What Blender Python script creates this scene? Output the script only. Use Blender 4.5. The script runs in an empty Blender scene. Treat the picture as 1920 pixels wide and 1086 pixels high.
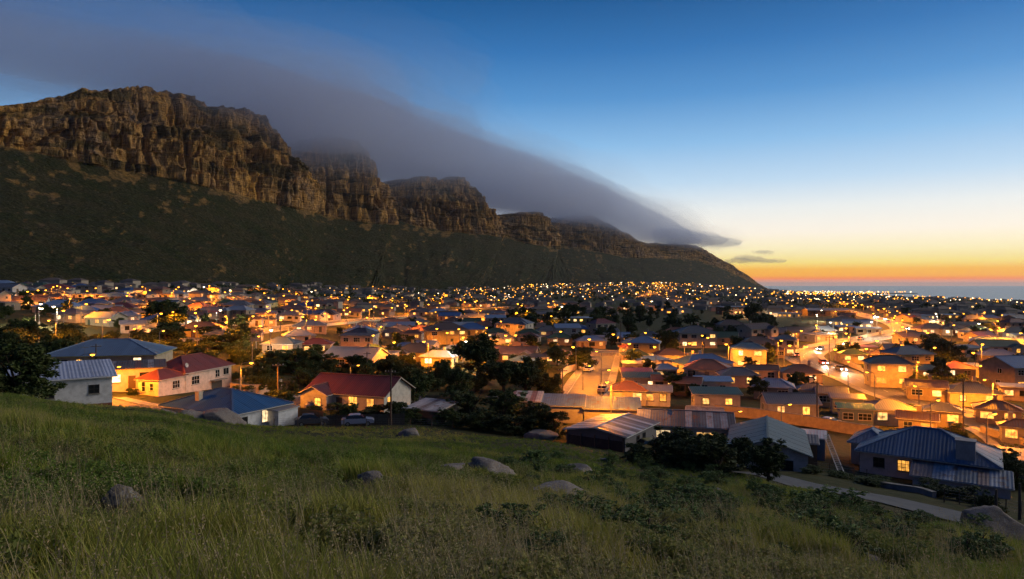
import bpy, math, random
import numpy as np
from mathutils import Vector, Matrix

sc = bpy.context.scene
col = sc.collection
R = math.radians
random.seed(7)
rng = np.random.default_rng(11)

# ------------------------------------------------------------------ camera
CAMZ = 45.0          # eye height above the sea, metres
FPX = 1280.0         # focal length in photo pixels (1920 wide): a 24 mm lens
HOR = 530.0          # photo row of the horizon
cam = bpy.data.objects.new('camera', bpy.data.cameras.new('camera'))
col.objects.link(cam)
sc.camera = cam
cam.location = (0, 0, CAMZ)
cam.rotation_euler = (R(90), 0, 0)
cam.data.lens = 24.0
cam.data.sensor_width = 36.0
cam.data.shift_y = -(543.0 - HOR) / 1920.0
cam.data.clip_start = 0.1
cam.data.clip_end = 60000

# ------------------------------------------------------------------ sky and afterglow
SUN_AZ = R(52)       # clockwise from the view direction (+Y): beyond the right edge, over the sea
SUN_EL = R(-1.5)     # the sun itself has set
wd = bpy.data.worlds.new('World')
sc.world = wd
wd.use_nodes = True
nt = wd.node_tree
N = nt.nodes
bgn = N['Background']
sky = N.new('ShaderNodeTexSky')
sky.sky_type = 'NISHITA'
sky.sun_disc = False
sky.sun_elevation = SUN_EL
sky.sun_rotation = SUN_AZ
sky.air_density = 1.0
sky.dust_density = 1.5
sky.ozone_density = 3.0
tc = N.new('ShaderNodeTexCoord')
sep = N.new('ShaderNodeSeparateXYZ')
nt.links.new(tc.outputs['Generated'], sep.inputs[0])


def lin(r, g, b):
    def f(c):
        c /= 255.0
        return c / 12.92 if c <= 0.04045 else ((c + 0.055) / 1.055) ** 2.4
    return (f(r), f(g), f(b), 1.0)


def ramp_node(tree, stops, interp='LINEAR'):
    r = tree.nodes.new('ShaderNodeValToRGB')
    r.color_ramp.interpolation = interp
    el = r.color_ramp.elements
    while len(el) > 1:
        el.remove(el[-1])
    el[0].position = stops[0][0]
    el[0].color = stops[0][1]
    for p, c in stops[1:]:
        e = el.new(p)
        e.color = c
    return r


# twilight layers by height above the horizon: position = sqrt(sin(elevation))
def sk(y, c):
    t = (526 - y) / FPX
    s = t / math.sqrt(1 + t * t)
    return (math.sqrt(max(s, 0.0)), lin(*c))


sq = N.new('ShaderNodeMath'); sq.operation = 'MAXIMUM'; sq.inputs[1].default_value = 0.0
nt.links.new(sep.outputs[2], sq.inputs[0])
sr = N.new('ShaderNodeMath'); sr.operation = 'SQRT'
nt.links.new(sq.outputs[0], sr.inputs[0])
glow = ramp_node(nt, [(0.0, lin(176, 146, 140)), sk(522.5, (222, 150, 122)), sk(519, (250, 140, 78)), sk(514, (255, 172, 44)), sk(503, (255, 186, 52)),
                      sk(491, (255, 228, 122)), sk(470, (255, 240, 186)), sk(438, (251, 240, 222)), sk(395, (230, 232, 229)),
                      sk(345, (184, 209, 229)), sk(272, (134, 180, 219)), sk(185, (82, 140, 194)), sk(95, (48, 109, 168)),
                      sk(0, (27, 84, 138)), (0.72, lin(12, 54, 104)), (1.0, lin(8, 34, 72))])
nt.links.new(sr.outputs[0], glow.inputs[0])
anti = ramp_node(nt, [(0.0, lin(70, 78, 100)), (0.12, lin(96, 92, 116)), (0.3, lin(78, 94, 134)), (0.5, lin(42, 68, 116)), (0.75, lin(16, 44, 88)), (1.0, lin(8, 34, 72))])
nt.links.new(sr.outputs[0], anti.inputs[0])
dot = N.new('ShaderNodeVectorMath'); dot.operation = 'DOT_PRODUCT'
dot.inputs[1].default_value = (math.sin(SUN_AZ), math.cos(SUN_AZ), 0)
nt.links.new(tc.outputs['Generated'], dot.inputs[0])
mr = N.new('ShaderNodeMapRange'); mr.interpolation_type = 'SMOOTHSTEP'
mr.inputs[1].default_value = -0.75
mr.inputs[2].default_value = 0.55
nt.links.new(dot.outputs['Value'], mr.inputs[0])
mx = N.new('ShaderNodeMix'); mx.data_type = 'RGBA'
nt.links.new(mr.outputs[0], mx.inputs[0])
nt.links.new(anti.outputs[0], mx.inputs[6])
nt.links.new(glow.outputs[0], mx.inputs[7])
ns = N.new('ShaderNodeMix'); ns.data_type = 'RGBA'; ns.blend_type = 'ADD'
ns.inputs[0].default_value = 0.10
nt.links.new(mx.outputs[2], ns.inputs[6])
nt.links.new(sky.outputs[0], ns.inputs[7])
nt.links.new(ns.outputs[2], bgn.inputs[0])
bgn.inputs[1].default_value = 1.12

# last light of the set sun, low, wide and weak
sl = bpy.data.lights.new('sun', 'SUN')
sl.energy = 1.65
sl.angle = R(36)
sl.color = (1.0, 0.86, 0.66)
sun = bpy.data.objects.new('sun', sl)
col.objects.link(sun)
sd = Vector((math.sin(R(78)) * math.cos(R(26)), math.cos(R(78)) * math.cos(R(26)), math.sin(R(26))))
sun.rotation_euler = sd.to_track_quat('Z', 'Y').to_euler()
sun.location = (200, 0, 300)

sc.view_settings.view_transform = 'Standard'
sc.view_settings.look = 'None'
sc.view_settings.exposure = 0.0
sc.view_settings.gamma = 1.0
sc.view_settings.use_curve_mapping = False
cy = sc.cycles
cy.use_denoising = True
cy.denoiser = 'OPENIMAGEDENOISE'
cy.max_bounces = 6
cy.diffuse_bounces = 2
cy.glossy_bounces = 2
cy.transmission_bounces = 3
cy.volume_bounces = 5
cy.transparent_max_bounces = 12
cy.sample_clamp_indirect = 4.0
cy.use_light_tree = True
cy.use_adaptive_sampling = True
cy.adaptive_threshold = 0.03
cy.caustics_reflective = False
cy.caustics_refractive = False

# ------------------------------------------------------------------ helpers
def tag(o, label=None, cat=None, group=None, kind=None):
    if label: o['label'] = label
    if cat: o['category'] = cat
    if group: o['group'] = group
    if kind: o['kind'] = kind
    return o


def mesh_obj(name, me, mat=None, parent=None, loc=None, color=None):
    if mat is not None and not me.materials:
        me.materials.append(mat)
    o = bpy.data.objects.new(name, me)
    col.objects.link(o)
    if parent is not None: o.parent = parent
    if loc is not None: o.location = loc
    if color is not None: o.color = (color[0], color[1], color[2], 1.0)
    return o


def empty(name, loc, rz=0.0):
    o = bpy.data.objects.new(name, None)
    col.objects.link(o)
    o.location = loc
    o.rotation_euler = (0, 0, rz)
    return o


def np_mesh(name, V, F, smooth=False):
    """V (n,3), F (m,k) with constant k"""
    me = bpy.data.meshes.new(name)
    V = np.asarray(V, dtype=np.float32)
    F = np.asarray(F, dtype=np.int32)
    m, k = F.shape
    me.vertices.add(len(V))
    me.vertices.foreach_set('co', V.ravel())
    me.loops.add(m * k)
    me.loops.foreach_set('vertex_index', F.ravel())
    me.polygons.add(m)
    me.polygons.foreach_set('loop_start', np.arange(0, m * k, k, dtype=np.int32))
    me.polygons.foreach_set('loop_total', np.full(m, k, dtype=np.int32))
    if smooth:
        me.polygons.foreach_set('use_smooth', np.ones(m, dtype=bool))
    me.update(calc_edges=True)
    return me


def grid_faces(nu, nv, closed_v=False):
    i = np.arange(nu - 1)[:, None]
    j = np.arange(nv if closed_v else nv - 1)[None, :]
    a = i * nv + j
    b = i * nv + (j + 1) % nv
    return np.stack([a, b, b + nv, a + nv], -1).reshape(-1, 4)


class MB:
    """collects boxes, bars, tubes and polygons into one mesh"""
    def __init__(s):
        s.v = []; s.f = []; s.uv = []; s.mi = []

    def poly(s, pts, uv=None, mi=0):
        n = len(s.v)
        s.v += [tuple(p) for p in pts]
        s.f.append(tuple(range(n, n + len(pts))))
        s.uv.append(uv)
        s.mi.append(mi)

    def box(s, x0, x1, y0, y1, z0, z1, M=None, mi=0):
        c = [(x0, y0, z0), (x1, y0, z0), (x1, y1, z0), (x0, y1, z0), (x0, y0, z1), (x1, y0, z1), (x1, y1, z1), (x0, y1, z1)]
        if M is not None: c = [tuple(M @ Vector(p)) for p in c]
        n = len(s.v)
        s.v += c
        for q in ((0, 3, 2, 1), (4, 5, 6, 7), (0, 1, 5, 4), (1, 2, 6, 5), (2, 3, 7, 6), (3, 0, 4, 7)):
            s.f.append(tuple(n + i for i in q)); s.uv.append(None); s.mi.append(mi)

    def prism(s, top, dz, uv=None, mi=0):
        """polygon TOP extruded down by dz"""
        n = len(s.v); k = len(top)
        s.v += [tuple(p) for p in top] + [(p[0], p[1], p[2] - dz) for p in top]
        s.f.append(tuple(range(n, n + k))); s.uv.append(uv); s.mi.append(mi)
        s.f.append(tuple(range(n + 2 * k - 1, n + k - 1, -1))); s.uv.append(None); s.mi.append(mi)
        for i in range(k):
            j = (i + 1) % k
            s.f.append((n + j, n + i, n + k + i, n + k + j)); s.uv.append(None); s.mi.append(mi)

    def tube(s, pts, radii, seg=8, mi=0, cap=True):
        rings = []
        pts = [Vector(p) for p in pts]
        for i, p in enumerate(pts):
            d = (pts[min(i + 1, len(pts) - 1)] - pts[max(i - 1, 0)]).normalized()
            a = d.orthogonal().normalized() if abs(d.z) < 0.99 else Vector((1, 0, 0))
            b = d.cross(a).normalized()
            a = b.cross(d).normalized()
            n = len(s.v)
            r = radii[i]
            for k in range(seg):
                t = 2 * math.pi * k / seg
                s.v.append(tuple(p + a * (math.cos(t) * r) + b * (math.sin(t) * r)))
            rings.append(n)
        for i in range(len(rings) - 1):
            for k in range(seg):
                k2 = (k + 1) % seg
                s.f.append((rings[i] + k, rings[i] + k2, rings[i + 1] + k2, rings[i + 1] + k)); s.uv.append(None); s.mi.append(mi)
        if cap:
            s.f.append(tuple(rings[0] + k for k in range(seg - 1, -1, -1))); s.uv.append(None); s.mi.append(mi)
            s.f.append(tuple(rings[-1] + k for k in range(seg))); s.uv.append(None); s.mi.append(mi)

    def mesh(s, name, mats=None, smooth=False):
        me = bpy.data.meshes.new(name)
        me.from_pydata(s.v, [], s.f)
        if any(u is not None for u in s.uv):
            ul = me.uv_layers.new(name='UVMap')
            k = 0
            for f, u in zip(s.f, s.uv):
                for i in range(len(f)):
                    if u is not None: ul.data[k].uv = u[i]
                    k += 1
        if mats:
            for m in (mats if isinstance(mats, (list, tuple)) else [mats]): me.materials.append(m)
            if len(me.materials) > 1: me.polygons.foreach_set('material_index', s.mi)
        if smooth: me.polygons.foreach_set('use_smooth', [True] * len(me.polygons))
        me.update()
        return me


# value noise, vectorised
def vnoise(x, y, seed=0):
    x = np.asarray(x, float); y = np.asarray(y, float)
    xi = np.floor(x).astype(np.int64); yi = np.floor(y).astype(np.int64)
    xf = x - xi; yf = y - yi

    def h(a, b):
        n = (a * 374761393 + b * 668265263 + seed * 1442695041) & 0xFFFFFFFF
        n = ((n ^ (n >> 13)) * 1274126177) & 0xFFFFFFFF
        n = n ^ (n >> 16)
        return (n & 0xFFFF) / 65535.0
    u = xf * xf * (3 - 2 * xf); v = yf * yf * (3 - 2 * yf)
    return (h(xi, yi) * (1 - u) + h(xi + 1, yi) * u) * (1 - v) + (h(xi, yi + 1) * (1 - u) + h(xi + 1, yi + 1) * u) * v


def fbm(x, y, seed=0, oct=4, gain=0.5):
    t = 0; a = 1.0; n = 0.0
    for o in range(oct):
        t = t + a * (vnoise(x * 2 ** o, y * 2 ** o, seed + o * 17) * 2 - 1)
        n += a
        a *= gain
    return t / n


def sstep(a, b, x):
    t = np.clip((np.asarray(x, float) - a) / (b - a), 0, 1)
    return t * t * (3 - 2 * t)


# ------------------------------------------------------------------ land: heights below the eye (metres) along sight columns
COLS = {
    0: [(0, -1.7), (10, -3.1), (30, -5.9), (55, -9.2), (62, -10.6), (77, -13.5), (95, -15.5), (120, -15), (160, -13.8), (220, -12.9), (300, -10), (400, -5.6), (480, -1.2), (560, 2), (760, 10)],
    250: [(0, -1.7), (10, -3.3), (30, -6.6), (55, -10.6), (68, -12.5), (80, -15.8), (95, -17.8), (115, -17.8), (140, -17), (200, -16), (300, -13.5), (420, -9), (560, -4.5), (640, -1), (760, 5)],
    500: [(0, -1.7), (10, -3.6), (30, -7.6), (60, -13.5), (80, -16.9), (92, -19), (120, -19.5), (200, -18.8), (300, -17.6), (450, -15.8), (700, -12.6), (950, -6), (1050, -1), (1200, 0)],
    750: [(0, -1.7), (10, -3.7), (30, -8), (60, -14), (85, -18.3), (100, -20), (150, -21.5), (250, -23.4), (450, -24.6), (700, -23), (1000, -20), (1300, -13), (1450, -9), (1700, -7)],
    1000: [(0, -1.7), (10, -3.9), (30, -8.6), (60, -15), (78, -18), (86, -20), (128, -22), (221, -22.7), (350, -23), (600, -23.4), (1000, -23.4), (1500, -18), (1800, -8), (1900, -4), (2200, 0)],
    1250: [(0, -1.7), (10, -4.1), (30, -9.5), (50, -14.5), (66, -18.2), (80, -20.8), (128, -22.5), (250, -24.2), (400, -24), (700, -24.6), (1200, -22), (1800, -9), (2050, 1), (2200, 1), (2500, -10)],
    1400: [(0, -1.7), (10, -4.2), (30, -9.9), (50, -15), (66, -18.6), (80, -21.2), (128, -23), (250, -24.4), (400, -24), (700, -24.6), (1200, -23), (2000, -20), (2700, -20), (3200, -30), (3600, -60)],
    1500: [(0, -1.7), (10, -4.3), (30, -10.2), (50, -15.3), (62, -18.8), (70, -19.6), (80, -21.8), (128, -23.5), (250, -24.2), (500, -24.6), (900, -25), (1500, -29), (2300, -37), (2900, -42.5), (3250, -43), (3350, -60)],
    1720: [(0, -1.7), (10, -4.5), (30, -11), (45, -16.2), (54, -18.4), (60, -19), (74, -22), (100, -24), (128, -24), (219, -24), (500, -24.6), (900, -29), (1500, -36), (1900, -42), (2250, -46), (2600, -47), (2800, -44.6), (2950, -44.6), (3000, -60)],
    1760: [(0, -1.7), (10, -4.5), (30, -11), (43, -16.2), (52, -18.4), (58, -19), (73, -22), (100, -24.3), (128, -24.3), (219, -24.2), (500, -24.6), (900, -30), (1500, -37), (1900, -44), (2100, -46.5), (2400, -60)],
    1920: [(0, -1.7), (10, -4.7), (30, -12), (42, -16), (50, -18), (56, -19.5), (72, -22.5), (100, -25), (128, -25), (500, -25), (900, -34), (1500, -43), (1640, -45), (1750, -50), (2500, -60)],
    2300: [(0, -1.7), (10, -4.9), (30, -13), (40, -17), (46, -19), (60, -22), (72, -24), (100, -25.5), (128, -25.5), (500, -26), (900, -38), (1200, -45), (1300, -50), (2500, -60)],
}
CPX = np.array(sorted(COLS), float)


def pchip_eval(xs, ys, x):
    xs = np.asarray(xs, float); ys = np.asarray(ys, float)
    h = np.diff(xs); d = np.diff(ys) / h
    m = np.zeros(len(xs)); m[0] = d[0]; m[-1] = d[-1]
    for i in range(1, len(xs) - 1):
        if d[i - 1] * d[i] > 0:
            w1 = 2 * h[i] + h[i - 1]; w2 = h[i] + 2 * h[i - 1]
            m[i] = (w1 + w2) / (w1 / d[i - 1] + w2 / d[i])
    x = np.clip(x, xs[0], xs[-1])
    i = np.clip(np.searchsorted(xs, x) - 1, 0, len(xs) - 2)
    t = (x - xs[i]) / h[i]
    return ((1 + 2 * t) * (1 - t) ** 2) * ys[i] + t * (1 - t) ** 2 * h[i] * m[i] + t * t * (3 - 2 * t) * ys[i + 1] + t * t * (t - 1) * h[i] * m[i + 1]


_YT = np.concatenate([np.linspace(0, 20, 81), np.exp(np.linspace(math.log(20.2), math.log(4600), 1400))])
_HT = np.stack([pchip_eval([p[0] for p in COLS[int(c)]], [p[1] for p in COLS[int(c)]], _YT) for c in CPX])
HILL_EDGE = ([-300, 0, 250, 500, 750, 1000, 1250, 1400, 1500, 1700, 1920, 2300], [60, 62, 70, 84, 88, 82, 68, 62, 56, 48, 42, 38])


def land(X, Y):
    """ground height z at plan position X, Y"""
    X = np.asarray(X, float); Y = np.asarray(Y, float)
    px = np.clip(960 + FPX * X / np.maximum(Y, 10.0), CPX[0], CPX[-1])
    i = np.clip(np.searchsorted(CPX, px) - 1, 0, len(CPX) - 2)
    t = (px - CPX[i]) / (CPX[i + 1] - CPX[i])
    t = t * t * (3 - 2 * t) * 0.5 + t * 0.5
    Yc = np.clip(Y, 0, 4590)
    k = np.interp(Yc, _YT, np.arange(len(_YT)))
    k0 = np.clip(k.astype(int), 0, len(_YT) - 2); kf = k - k0
    h0 = _HT[i, k0] * (1 - kf) + _HT[i, k0 + 1] * kf
    h1 = _HT[i + 1, k0] * (1 - kf) + _HT[i + 1, k0 + 1] * kf
    h = h0 * (1 - t) + h1 * t
    hp = -1.7 - 0.20 * Y - 0.10 * X
    w = sstep(4, 14, Y)
    h = hp * (1 - w) + h * w
    edge = np.interp(px, *HILL_EDGE)
    hill = 1 - sstep(edge - 14, edge + 4, Y)
    h = h + hill * (0.34 * fbm(X / 7.0, Y / 7.0, 3, 3) + 0.10 * fbm(X / 1.6, Y / 1.6, 5, 2)) * sstep(2, 9, np.hypot(X, Y))
    return h + CAMZ


def zland(x, y):
    return float(land(np.array([x]), np.array([y]))[0])


_YS = np.exp(np.linspace(math.log(6), math.log(4500), 1500))


def hit(px, py, dz=0.0, ymin=6.0):
    """where the sight line of a photo pixel comes down to dz above the ground"""
    X = (px - 960) / FPX * _YS
    z = CAMZ + (HOR - py) / FPX * _YS
    g = land(X, _YS) + dz
    ok = np.nonzero((z <= g) & (_YS >= ymin))[0]
    i = int(ok[0]) if len(ok) else len(_YS) - 1
    y = _YS[i]
    if i > 0 and z[i - 1] > g[i - 1]:
        a_ = z[i - 1] - g[i - 1]; b_ = g[i] - z[i]
        y = _YS[i - 1] + (_YS[i] - _YS[i - 1]) * a_ / (a_ + b_ + 1e-9)
    x = (px - 960) / FPX * y
    return float(x), float(y), zland(x, y)


def proj(x, y, z):
    return 960 + FPX * x / y, HOR - FPX * (z - CAMZ) / y


# ------------------------------------------------------------------ materials
def new_mat(name):
    m = bpy.data.materials.new(name)
    m.use_nodes = True
    t = m.node_tree
    return m, t, t.nodes['Principled BSDF']


def add(t, kind, **kw):
    n = t.nodes.new(kind)
    for k, v in kw.items(): setattr(n, k, v)
    return n


def noise_fac(t, scale, detail=4, rough=0.6, coord='Object', lo=0.35, hi=0.65, vec=None):
    if vec is None:
        c = add(t, 'ShaderNodeTexCoord'); vec = c.outputs[coord]
    n = add(t, 'ShaderNodeTexNoise')
    n.inputs['Scale'].default_value = scale
    n.inputs['Detail'].default_value = detail
    n.inputs['Roughness'].default_value = rough
    t.links.new(vec, n.inputs['Vector'])
    m = add(t, 'ShaderNodeMapRange')
    m.inputs[1].default_value = lo; m.inputs[2].default_value = hi
    t.links.new(n.outputs[0], m.inputs[0])
    return m.outputs[0], n.outputs[0]


def mixc(t, fac, a, b, blend='MIX'):
    m = add(t, 'ShaderNodeMix', data_type='RGBA', blend_type=blend)
    for sock, v in ((m.inputs[0], fac), (m.inputs[6], a), (m.inputs[7], b)):
        if isinstance(v, bpy.types.NodeSocket): t.links.new(v, sock)
        elif isinstance(v, (int, float)): sock.default_value = v
        else: sock.default_value = (v[0], v[1], v[2], 1.0)
    return m.outputs[2]


def bump(t, b, h, strength=0.5, dist=0.1):
    n = add(t, 'ShaderNodeBump')
    n.inputs['Strength'].default_value = strength
    n.inputs['Distance'].default_value = dist
    t.links.new(h, n.inputs['Height'])
    t.links.new(n.outputs[0], b.inputs['Normal'])


def simple_mat(name, c1, c2=None, scale=3.0, rough=0.85, bstr=0.0, bdist=0.02, metal=0.0, spec=0.3):
    m, t, b = new_mat(name)
    b.inputs['Roughness'].default_value = rough
    b.inputs['Metallic'].default_value = metal
    b.inputs['Specular IOR Level'].default_value = spec
    if c2 is None: c2 = tuple(x * 0.7 for x in c1)
    f, raw = noise_fac(t, scale)
    t.links.new(mixc(t, f, c1, c2), b.inputs['Base Color'])
    if bstr: bump(t, b, raw, bstr, bdist)
    return m


def emit_mat(name, c, strength, vary=0.0, sampling='AUTO'):
    m, t, b = new_mat(name)
    b.inputs['Base Color'].default_value = (c[0] * 0.5, c[1] * 0.5, c[2] * 0.5, 1)
    b.inputs['Emission Color'].default_value = (*c, 1)
    b.inputs['Emission Strength'].default_value = strength
    if vary:
        oi = add(t, 'ShaderNodeObjectInfo')
        mrr = add(t, 'ShaderNodeMapRange')
        mrr.inputs[3].default_value = strength * (1 - vary); mrr.inputs[4].default_value = strength * (1 + vary)
        t.links.new(oi.outputs['Random'], mrr.inputs[0])
        gp_ = add(t, 'ShaderNodeNewGeometry')
        f, _ = noise_fac(t, 1.7, 2, 0.5, lo=0.32, hi=0.68, vec=gp_.outputs['Position'])
        mm = add(t, 'ShaderNodeMath', operation='MULTIPLY_ADD')
        t.links.new(f, mm.inputs[0]); mm.inputs[1].default_value = 1.25; mm.inputs[2].default_value = 0.28
        m2 = add(t, 'ShaderNodeMath', operation='MULTIPLY')
        t.links.new(mm.outputs[0], m2.inputs[0]); t.links.new(mrr.outputs[0], m2.inputs[1])
        t.links.new(m2.outputs[0], b.inputs['Emission Strength'])
    m.cycles.emission_sampling = sampling
    return m


# ground of the hill and the town
m_ground, t, b = new_mat('ground_soil')
b.inputs['Roughness'].default_value = 0.95
b.inputs['Specular IOR Level'].default_value = 0.1
f1, r1 = noise_fac(t, 0.06, 5)
f2, r2 = noise_fac(t, 0.9, 5)
c = mixc(t, f1, (0.055, 0.060, 0.022), (0.085, 0.062, 0.034))
c = mixc(t, f2, c, (0.040, 0.048, 0.016))
t.links.new(c, b.inputs['Base Color'])
bump(t, b, r2, 0.6, 0.3)

# mountain: fynbos slopes below, banded sandstone cliffs above
m_rock, t, b = new_mat('sandstone_mountain')
b.inputs['Roughness'].default_value = 0.95
b.inputs['Specular IOR Level'].default_value = 0.1
geo = add(t, 'ShaderNodeTexCoord')
att = add(t, 'ShaderNodeAttribute', attribute_name='cliff')
mp = add(t, 'ShaderNodeMapping'); mp.inputs['Scale'].default_value = (1, 1, 0.45)
t.links.new(geo.outputs['Object'], mp.inputs[0])
fa, ra = noise_fac(t, 0.014, 6, 0.62, vec=mp.outputs[0], lo=0.38, hi=0.62)
fb, rb = noise_fac(t, 0.045, 6, 0.7, vec=mp.outputs[0], lo=0.42, hi=0.62)
mp2 = add(t, 'ShaderNodeMapping'); mp2.inputs['Scale'].default_value = (1.3, 1.3, 0.13)
t.links.new(geo.outputs['Object'], mp2.inputs[0])
fc, rc = noise_fac(t, 0.11, 5, 0.7, vec=mp2.outputs[0], lo=0.35, hi=0.60)
rock = mixc(t, fa, (0.68, 0.37, 0.085), (0.30, 0.215, 0.15))
rock = mixc(t, fb, rock, (0.60, 0.35, 0.12))
dk = mixc(t, fc, (0.12, 0.11, 0.10), (1.3, 1.26, 1.2))
rock = mixc(t, 0.85, rock, dk, 'MULTIPLY')
zs = add(t, 'ShaderNodeMapping'); zs.inputs['Scale'].default_value = (0.06, 0.06, 1.0)
t.links.new(geo.outputs['Object'], zs.inputs[0])
fz, rz = noise_fac(t, 0.16, 5, 0.65, vec=zs.outputs[0], lo=0.36, hi=0.50)
rock = mixc(t, 0.5, rock, mixc(t, fz, (0.28, 0.27, 0.25), (1.0, 1.0, 1.0)), 'MULTIPLY')
fd, rd = noise_fac(t, 0.02, 6, 0.6, lo=0.35, hi=0.68)
fe, re_ = noise_fac(t, 0.12, 5, 0.75, lo=0.60, hi=0.72)
veg = mixc(t, fd, (0.040, 0.052, 0.017), (0.085, 0.070, 0.032))
veg = mixc(t, fe, veg, (0.24, 0.20, 0.15))
fg, rg = noise_fac(t, 0.30, 4, 0.7, lo=0.46, hi=0.60)
veg = mixc(t, 0.8, veg, mixc(t, fg, (0.38, 0.42, 0.34), (1.25, 1.25, 1.2)), 'MULTIPLY')
t.links.new(mixc(t, att.outputs['Fac'], veg, rock), b.inputs['Base Color'])
hb_ = add(t, 'ShaderNodeMath', operation='ADD'); t.links.new(rc, hb_.inputs[0]); t.links.new(rz, hb_.inputs[1])
bump(t, b, hb_.outputs[0], 1.0, 14.0)

m_cloud, t, b = new_mat('cloud_vapour')
t.nodes.remove(b)
pv = add(t, 'ShaderNodeVolumePrincipled')
pv.inputs['Color'].default_value = (0.84, 0.895, 1.0, 1)
pv.inputs['Density'].default_value = 0.011
pv.inputs['Anisotropy'].default_value = 0.55
t.links.new(pv.outputs[0], t.nodes['Material Output'].inputs['Volume'])
m_cloud.cycles.homogeneous_volume = True if hasattr(m_cloud.cycles, 'homogeneous_volume') else None


def cloud_mat(name, dens, c=(0.84, 0.895, 1.0), g=0.55):
    m = m_cloud.copy(); m.name = name
    n = [x for x in m.node_tree.nodes if x.type == 'PRINCIPLED_VOLUME'][0]
    n.inputs['Density'].default_value = dens
    n.inputs['Color'].default_value = (*c, 1)
    n.inputs['Anisotropy'].default_value = g
    return m


# ------------------------------------------------------------------ ground sheet (polar: fine near the eye, coarse far away)
rr = np.concatenate([np.linspace(0.6, 12, 40)[:-1], np.exp(np.linspace(math.log(12), math.log(5200), 380))])
th_in = np.linspace(-R(44), R(44), 420)
th = np.concatenate([np.linspace(-R(180), -R(44), 30)[:-1], th_in, np.linspace(R(44), R(180), 30)[1:]])
TH, RR = np.meshgrid(th, rr, indexing='ij')
GX = np.sin(TH) * RR; GY = np.cos(TH) * RR
GZ = land(GX, GY)
# behind the eye the hill goes on rising gently
back = GY < 4
GZ = np.where(back & (RR > 40), np.minimum(GZ, CAMZ + 20), GZ)
gv = np.stack([GX, GY, GZ], -1).reshape(-1, 3)
gm = np_mesh('ground', gv, grid_faces(len(th), len(rr))[:, ::-1], True)
ground = mesh_obj('ground', gm, m_ground)
tag(ground, 'grassy hillside and the flat town land beyond it', 'ground', kind='structure')

# sea
m_sea, t, b = new_mat('sea_water')
b.inputs['Base Color'].default_value = (0.05, 0.07, 0.10, 1)
b.inputs['Roughness'].default_value = 0.28
f, r = noise_fac(t, 0.02, 4)
bump(t, b, r, 0.25, 2.0)
mb = MB()
mb.poly([(-200, 500, 0), (8800, 500, 0), (8800, 9000, 0), (-200, 9000, 0)])
sea = mesh_obj('sea', mb.mesh('sea'), m_sea)
tag(sea, 'calm grey violet sea out to the horizon', 'sea', kind='structure')

# ------------------------------------------------------------------ mountain range: base line, cliff foot and cliff top along its length
# rows: (base px, base depth), (foot px, foot row, depth), (top px, top row, depth)
MT = [
    ((-900, 330), (-900, 250, 700), (-900, 130, 760)),
    ((-420, 400), (-420, 262, 800), (-420, 175, 860)),
    ((-160, 430), (-160, 268, 880), (-160, 200, 960)),
    ((0, 470), (0, 272, 930), (0, 196, 1010)),
    ((90, 520), (95, 292, 985), (100, 180, 1060)),
    ((180, 570), (190, 312, 1040), (190, 164, 1120)),
    ((270, 640), (285, 328, 1100), (270, 168, 1190)),
    ((360, 740), (380, 348, 1160), (360, 180, 1270)),
    ((440, 840), (470, 370, 1240), (450, 205, 1350)),
    ((510, 940), (545, 388, 1320), (495, 228, 1430)),
    ((545, 990), (592, 400, 1395), (520, 262, 1500)),
    ((560, 1010), (572, 372, 1500), (515, 300, 1600)),
    ((570, 1040), (560, 380, 1620), (560, 290, 1720)),
    ((600, 1080), (610, 404, 1660), (610, 262, 1760)),
    ((640, 1120), (670, 416, 1700), (662, 268, 1810)),
    ((680, 1180), (738, 422, 1770), (695, 296, 1880)),
    ((700, 1220), (728, 405, 1880), (700, 350, 1960)),
    ((720, 1250), (722, 402, 1970), (735, 352, 2040)),
    ((760, 1290), (780, 424, 1990), (785, 333, 2060)),
    ((800, 1330), (830, 432, 2020), (822, 338, 2090)),
    ((830, 1370), (885, 438, 2070), (862, 332, 2140)),
    ((860, 1410), (948, 446, 2150), (893, 364, 2230)),
    ((890, 1450), (938, 432, 2260), (905, 392, 2330)),
    ((920, 1500), (930, 436, 2370), (945, 405, 2440)),
    ((960, 1560), (990, 456, 2400), (990, 398, 2480)),
    ((1000, 1620), (1048, 468, 2480), (1025, 406, 2560)),
    ((1040, 1720), (1040, 455, 2640), (1032, 425, 2720)),
    ((1080, 1800), (1042, 458, 2780), (1060, 412, 2860)),
    ((1130, 1900), (1110, 470, 2830), (1105, 404, 2930)),
    ((1190, 2060), (1188, 484, 2940), (1160, 430, 3040)),
    ((1260, 2330), (1235, 484, 3030), (1215, 456, 3140)),
    ((1330, 2620), (1300, 488, 3130), (1290, 458, 3260)),
    ((1390, 2900), (1362, 508, 3220), (1345, 482, 3340)),
    ((1430, 3120), (1405, 528, 3290), (1392, 510, 3400)),
    ((1465, 3280), (1440, 543, 3340), (1432, 538, 3420)),
    ((1500, 3380), (1490, 560, 3380), (1490, 562, 3440)),
]


def wpt(px, py, d):
    return ((px - 960) / FPX * d, d, CAMZ + (HOR - py) / FPX * d)


base = []
for (bp, bd), f_, t_ in MT:
    x = (bp - 960) / FPX * bd
    base.append((x, bd, zland(x, bd) - 5.0))
foot = [wpt(*f_) for _, f_, _ in MT]
topc = [wpt(*t_) for _, _, t_ in MT]
base = np.array(base); foot = np.array(foot); topc = np.array(topc)
# arc length of the foot line drives the sampling
seg = np.hypot(np.diff(foot[:, 0]), np.diff(foot[:, 1]))
sarc = np.concatenate([[0], np.cumsum(seg)])
ppx = np.array([f_[0] for _, f_, _ in MT], float)
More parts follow.
